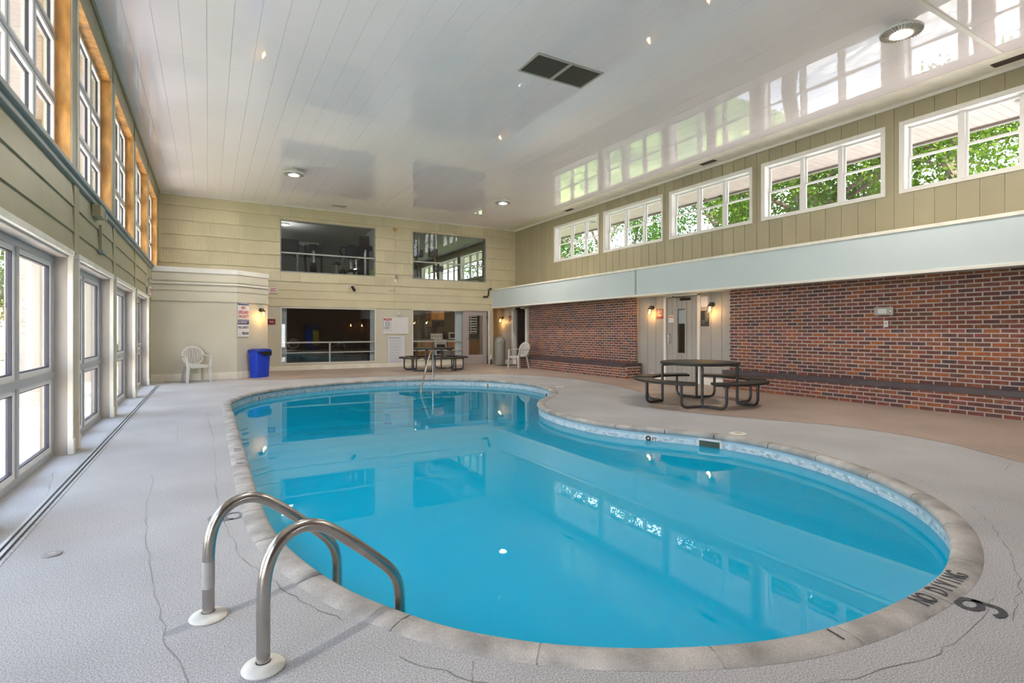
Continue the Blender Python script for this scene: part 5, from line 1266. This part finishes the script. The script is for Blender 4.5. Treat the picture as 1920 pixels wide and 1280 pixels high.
B(10.44, 10.91, 22.385, 22.395, 1.19, 2.08).build('glow_pane', emat('daylight_glow', (0.95, 0.95, 1.0), 0.85), w); B(10.60, 10.66, 22.37, 22.4, 1.17, 2.1).build('mullion', M['winwhite'], w)  # pane glows by itself, standing in for daylight outside
for (x, y, z, e) in ((7.2, 20.3, 2.55, 12.0), (9.3, 20.4, 2.55, 18.0)):
    t = thing('kitchen_downlight', 'recessed kitchen ceiling light %s' % ('nearer the window rail' if x < 8 else 'above the worktop'), 'lamp', (x, y, z)); MB().lathe([(0.09, 0.06), (0.09, 0.0)], 16).build('rim', M['lampwhite'], t, True)
    ld = bpy.data.lights.new('downlight', 'POINT'); ld.energy = e; ld.color = (1, 0.8, 0.55); ld.shadow_soft_size = 0.08
    lo = bpy.data.objects.new('downlight', ld); COL.objects.link(lo); lo.parent = t; lo.location = (0, 0, -0.1)

# ------------------------------------------------------------------ wall behind the viewer (seen in reflections)
wv = struct('wall_front', 'brick wall behind the viewer, seen only in reflections')
grid_wall(MB(), 'y', YF - 0.2, YF, XL - 0.3, XR + 0.2, -0.1, ZC + 0.1, [(3.9, 4.6, 0.15, 1.8)]).build('wall_core', pmat('far_brick_paint', (0.17, 0.10, 0.075), 0.8, var=0.3, scale=12), wv)
ring(MB(), 0, 0.06, 3.9, 4.6, 0.15, 1.8, 0.05).xf(frame4((0, YF - 0.1, 0), (0, -1, 0), (1, 0, 0))).build('window_frame', M['winwhite'], wv)
B(3.94, 4.56, YF - 0.11, YF - 0.105, 0.19, 1.76).build('window_pane', M['glass'], wv)
sconce((8.9, YF, 1.85), PI, 'glowing caged wall lantern mirrored in the dark window, left of two')
sconce((9.7, YF, 1.85), PI, 'glowing caged wall lantern mirrored in the dark window, right of two')
t = thing('vending_machine', 'blue vending machine mirrored in the dark lower window', 'vending machine', (6.2, YF + 0.42, 0), PI)
B(-0.45, 0.45, -0.38, 0.38, 0, 1.8).build('cabinet', M['navy'], t, bevel=0.01); B(-0.40, 0.0, -0.39, -0.379, 0.3, 1.35).build('front_panel', pmat('yellow_panel', (0.5, 0.42, 0.03)), t); B(0.0, 0.40, -0.39, -0.379, 0.3, 1.35).build('front_panel', M['blue'], t); B(-0.42, 0.42, -0.395, -0.379, 1.4, 1.72).build('sign_panel', M['navy'], t)
t = thing('hose_reel', 'pale round hose reel mirrored low in the dark window', 'hose reel', (5.05, YF + 0.2, 0.40)); MB().tube([(0.3 * math.cos(2 * PI * k / 24), 0, 0.3 * math.sin(2 * PI * k / 24)) for k in range(24)], 0.09, 10, closed=True).build('hose_ring', M['plastic'], t, True); MB().lathe([(0.1, -0.1), (0.1, 0.1)], 16).xf(Matrix.Rotation(PI / 2, 4, 'X')).build('hub', M['ventframe'], t, True)

# ------------------------------------------------------------------ roof and eaves
rf = struct('roof', 'roof with deep boarded eaves on both long sides')
B(-3.3, 12.6, YF - 0.3, 33, 5.5, 5.65).build('roof_deck', M['roof'], rf)
B(-3.3, -3.2, YF - 0.3, 33, 5.0, 5.6).build('fascia', M['column'], rf); B(12.5, 12.6, YF - 0.3, 33, 5.03, 5.6).build('fascia', M['column'], rf)
ER = B(10.9, 12.5, 0, 0.146, 5.08, 5.10).mesh('soffit_plank', M['soffit']); EL = B(-3.2, -1.46, 0, 0.146, 5.05, 5.07).mesh('soffit_plank', M['soffit'])
for k in range(200): inst('soffit_plank', ER, rf, (0, 1.5 + 0.152 * k, 0))
for k in range(95): inst('soffit_plank', EL, rf, (0, 3.0 + 0.152 * k, 0))
B(-3.2, -1.46, YF, 3.0, 5.05, 5.07).box(-3.2, -1.46, 17.4, 33, 5.05, 5.07).box(10.9, 12.5, YF, 1.5, 5.08, 5.10).box(10.9, 12.5, 31.8, 33, 5.08, 5.10).build('soffit_sheet', M['soffit'], rf)
for y in (3.35, 14.6):
    o = MB().lathe([(0.11, 0.0), (0.11, -0.008), (0.08, -0.012)], 20, (11.65, y, 5.082)).build('soffit_vent', M['vent'], rf, True)

# ------------------------------------------------------------------ outdoors
gr = struct('ground', 'pinkish walk and lawn outside the windows')
B(-60, -8.5, -30, 120, -0.5, -0.10).build('lawn', M['grass'], gr); B(27.0, 70, -30, 120, -0.5, -0.10).build('lawn', M['grass'], gr); B(14.0, 27.0, 14.0, 120, -0.5, -0.10).build('lawn', M['grass'], gr); B(14.0, 27.0, -30, 14.0, -0.5, -0.10).build('pavement', M['concrete_out'], gr); B(10.9, 14.0, -30, 120, -0.5, -0.10).build('pavement', M['concrete_out'], gr)
B(-8.5, -1.44, -30, 24.5, -0.5, -0.08).build('pavement', M['concrete_out'], gr); B(-8.5, 10.9, 33, 120, -0.5, -0.1).build('lawn', M['grass'], gr); B(-8.5, -1.44, 24.5, 120, -0.5, -0.10).build('lawn', M['grass'], gr); B(-1.44, 10.9, -30, YF - 0.2, -0.5, -0.09).build('pavement', M['concrete_out'], gr); B(-1.44, 10.9, YF - 0.2, 33, -2.6, -2.4).build('light_block_slab', M['roof'], gr)  # unseen slab under the building, added to block sky light from below
for i, y in enumerate((2.0, 7.3, 12.6, 17.9)):
    t = thing('porch_column', 'square pale porch column outside the glazed wall, %s' % ('behind the viewer side', 'beside the nearest bay', 'seen through the nearest glazed bay', 'at the far end of the walk')[i], 'column', (-2.75, y, -0.08), group='porch columns')
    B(-0.17, 0.17, -0.17, 0.17, 0, 5.14).build('shaft', M['column'], t, bevel=0.01); B(-0.22, 0.22, -0.22, 0.22, 0, 0.25).build('plinth', M['column'], t, bevel=0.01)
t = thing('brick_building', 'cream brick building across the lawn', 'building', (-22, 26, -0.1), 0.25)
B(-6, 6, -8, 8, 0, 7).build('wall', M['farbrick'], t); B(-6.4, 6.4, -8.4, 8.4, 7, 7.5).build('roof', M['roof'], t)
for k in range(4):
    for z in (1.0, 4.2):
        o = B(5.98, 6.05, -6.5 + 3.6 * k, -5.0 + 3.6 * k, z, z + 1.5).build('window', M['winwhite'], t); B(6.05, 6.06, -6.4 + 3.6 * k, -5.1 + 3.6 * k, z + 0.1, z + 1.4).build('pane', M['grill'], o)
def tree(x, y, h, r, zc, nleaf, leaf, label, seed, ls=0.11, bare=False):
    rnd = np.random.RandomState(seed)
    t = thing('tree', label, 'tree', (x, y, -0.1), group='trees outside the windows')
    mb = MB(); tips = []
    def limb(p, d, L, rad, lev):
        q = p + d * L; m_ = (p + q) / 2 + Vector(rnd.uniform(-0.06, 0.06, 3)) * L
        mb.tube([p, m_, q], [rad, rad * 0.85, rad * 0.68], 6); tips.append((q, lev)); tips.append((m_, lev))
        if lev == 0: return
        for _ in range(3):
            nd = (d + Vector(rnd.uniform(-0.85, 0.85, 3)) + Vector((0, 0, 0.12))).normalized(); limb(q, nd, L * rnd.uniform(0.6, 0.8), rad * 0.6, lev - 1)
    limb(Vector((0, 0, 0)), Vector((0.03, 0, 1)), zc * 0.55, 0.22 * h / 8, 4)
    mb.build('trunk', M['bark'], t, True)
    if not bare:
        tp = np.array([tuple(p) for p, l in tips if l <= 3]); cs = tp[rnd.randint(0, len(tp), max(12, nleaf // 45))] + rnd.normal(0, 0.35, (max(12, nleaf // 45), 3))
        ext = rnd.normal(0, 1, (max(8, nleaf // 70), 3)); ext /= np.linalg.norm(ext, axis=1)[:, None]; ext = ext * (rnd.uniform(0.4, 1, (len(ext), 1)) ** 0.5) * np.array([r, r, h * 0.38]) + np.array([0, 0, zc])
        cs = np.vstack([cs, ext]); c = cs[rnd.randint(0, len(cs), nleaf)] + rnd.normal(0, 0.22, (nleaf, 3))
        a = rnd.normal(0, 1, (nleaf, 3)); a /= np.linalg.norm(a, axis=1)[:, None]; b_ = np.cross(a, rnd.normal(0, 1, (nleaf, 3))); b_ /= np.linalg.norm(b_, axis=1)[:, None]
        s = rnd.uniform(0.6, 1.2, (nleaf, 1)) * ls
        V = np.stack([c - a * s * 0.6, c + b_ * s * 0.35, c + a * s * 0.6, c - b_ * s * 0.35], 1).reshape(-1, 3)
        me = bpy.data.meshes.new('foliage'); me.vertices.add(len(V)); me.vertices.foreach_set('co', V.ravel()); me.loops.add(nleaf * 4); me.loops.foreach_set('vertex_index', np.arange(nleaf * 4)); me.polygons.add(nleaf); me.polygons.foreach_set('loop_start', np.arange(nleaf) * 4)
        me.update(calc_edges=True); me.materials.append(M[leaf]); o = bpy.data.objects.new('foliage', me); COL.objects.link(o); o.parent = t; o['kind'] = 'stuff'
    return t
tree(17.0, 5.6, 10, 2.8, 6.3, 30000, 'leaf', 'leafy tree framed by the nearest clerestory window', 3)
tree(16.6, 10.4, 9.5, 2.6, 5.9, 26000, 'leaf', 'leafy tree framed by the second clerestory window', 5)
tree(17.6, 14.6, 8.5, 2.6, 5.9, 20000, 'leaf2', 'leafy tree framed by the third clerestory window', 11)
tree(18.5, 20.5, 9, 3.0, 5.6, 16000, 'leaf2', 'dense tree behind the fourth clerestory window', 17)
tree(19.5, 28.5, 9, 3.2, 6.0, 8000, 'leaf2', 'far tree behind the farthest clerestory window', 23)
tree(22.0, 36.0, 10, 3.6, 6.5, 8000, 'leaf2', 'distant tree beyond the clerestory row', 29, 0.2)
tree(20.5, 3.0, 10, 3.2, 6.5, 14000, 'leaf', 'leafy tree beyond the frame edge beside the clerestory row', 31)
tree(-9.5, 42.0, 7, 2.2, 4.2, 2500, 'leaf2', 'thin tree on the lawn behind the porch columns', 41, 0.2)
tree(-13.5, 38.0, 7, 2.0, 4.0, 0, 'leaf2', 'bare brown tree on the lawn outside the glazed wall', 43, bare=True)
tree(-12.0, 55.0, 9, 3.0, 4.5, 3500, 'leaf2', 'distant green tree across the lawn', 47, 0.25)
tree(-17.0, 60.0, 9, 3.2, 4.5, 3500, 'leaf', 'distant yellowish tree across the lawn', 53, 0.25)
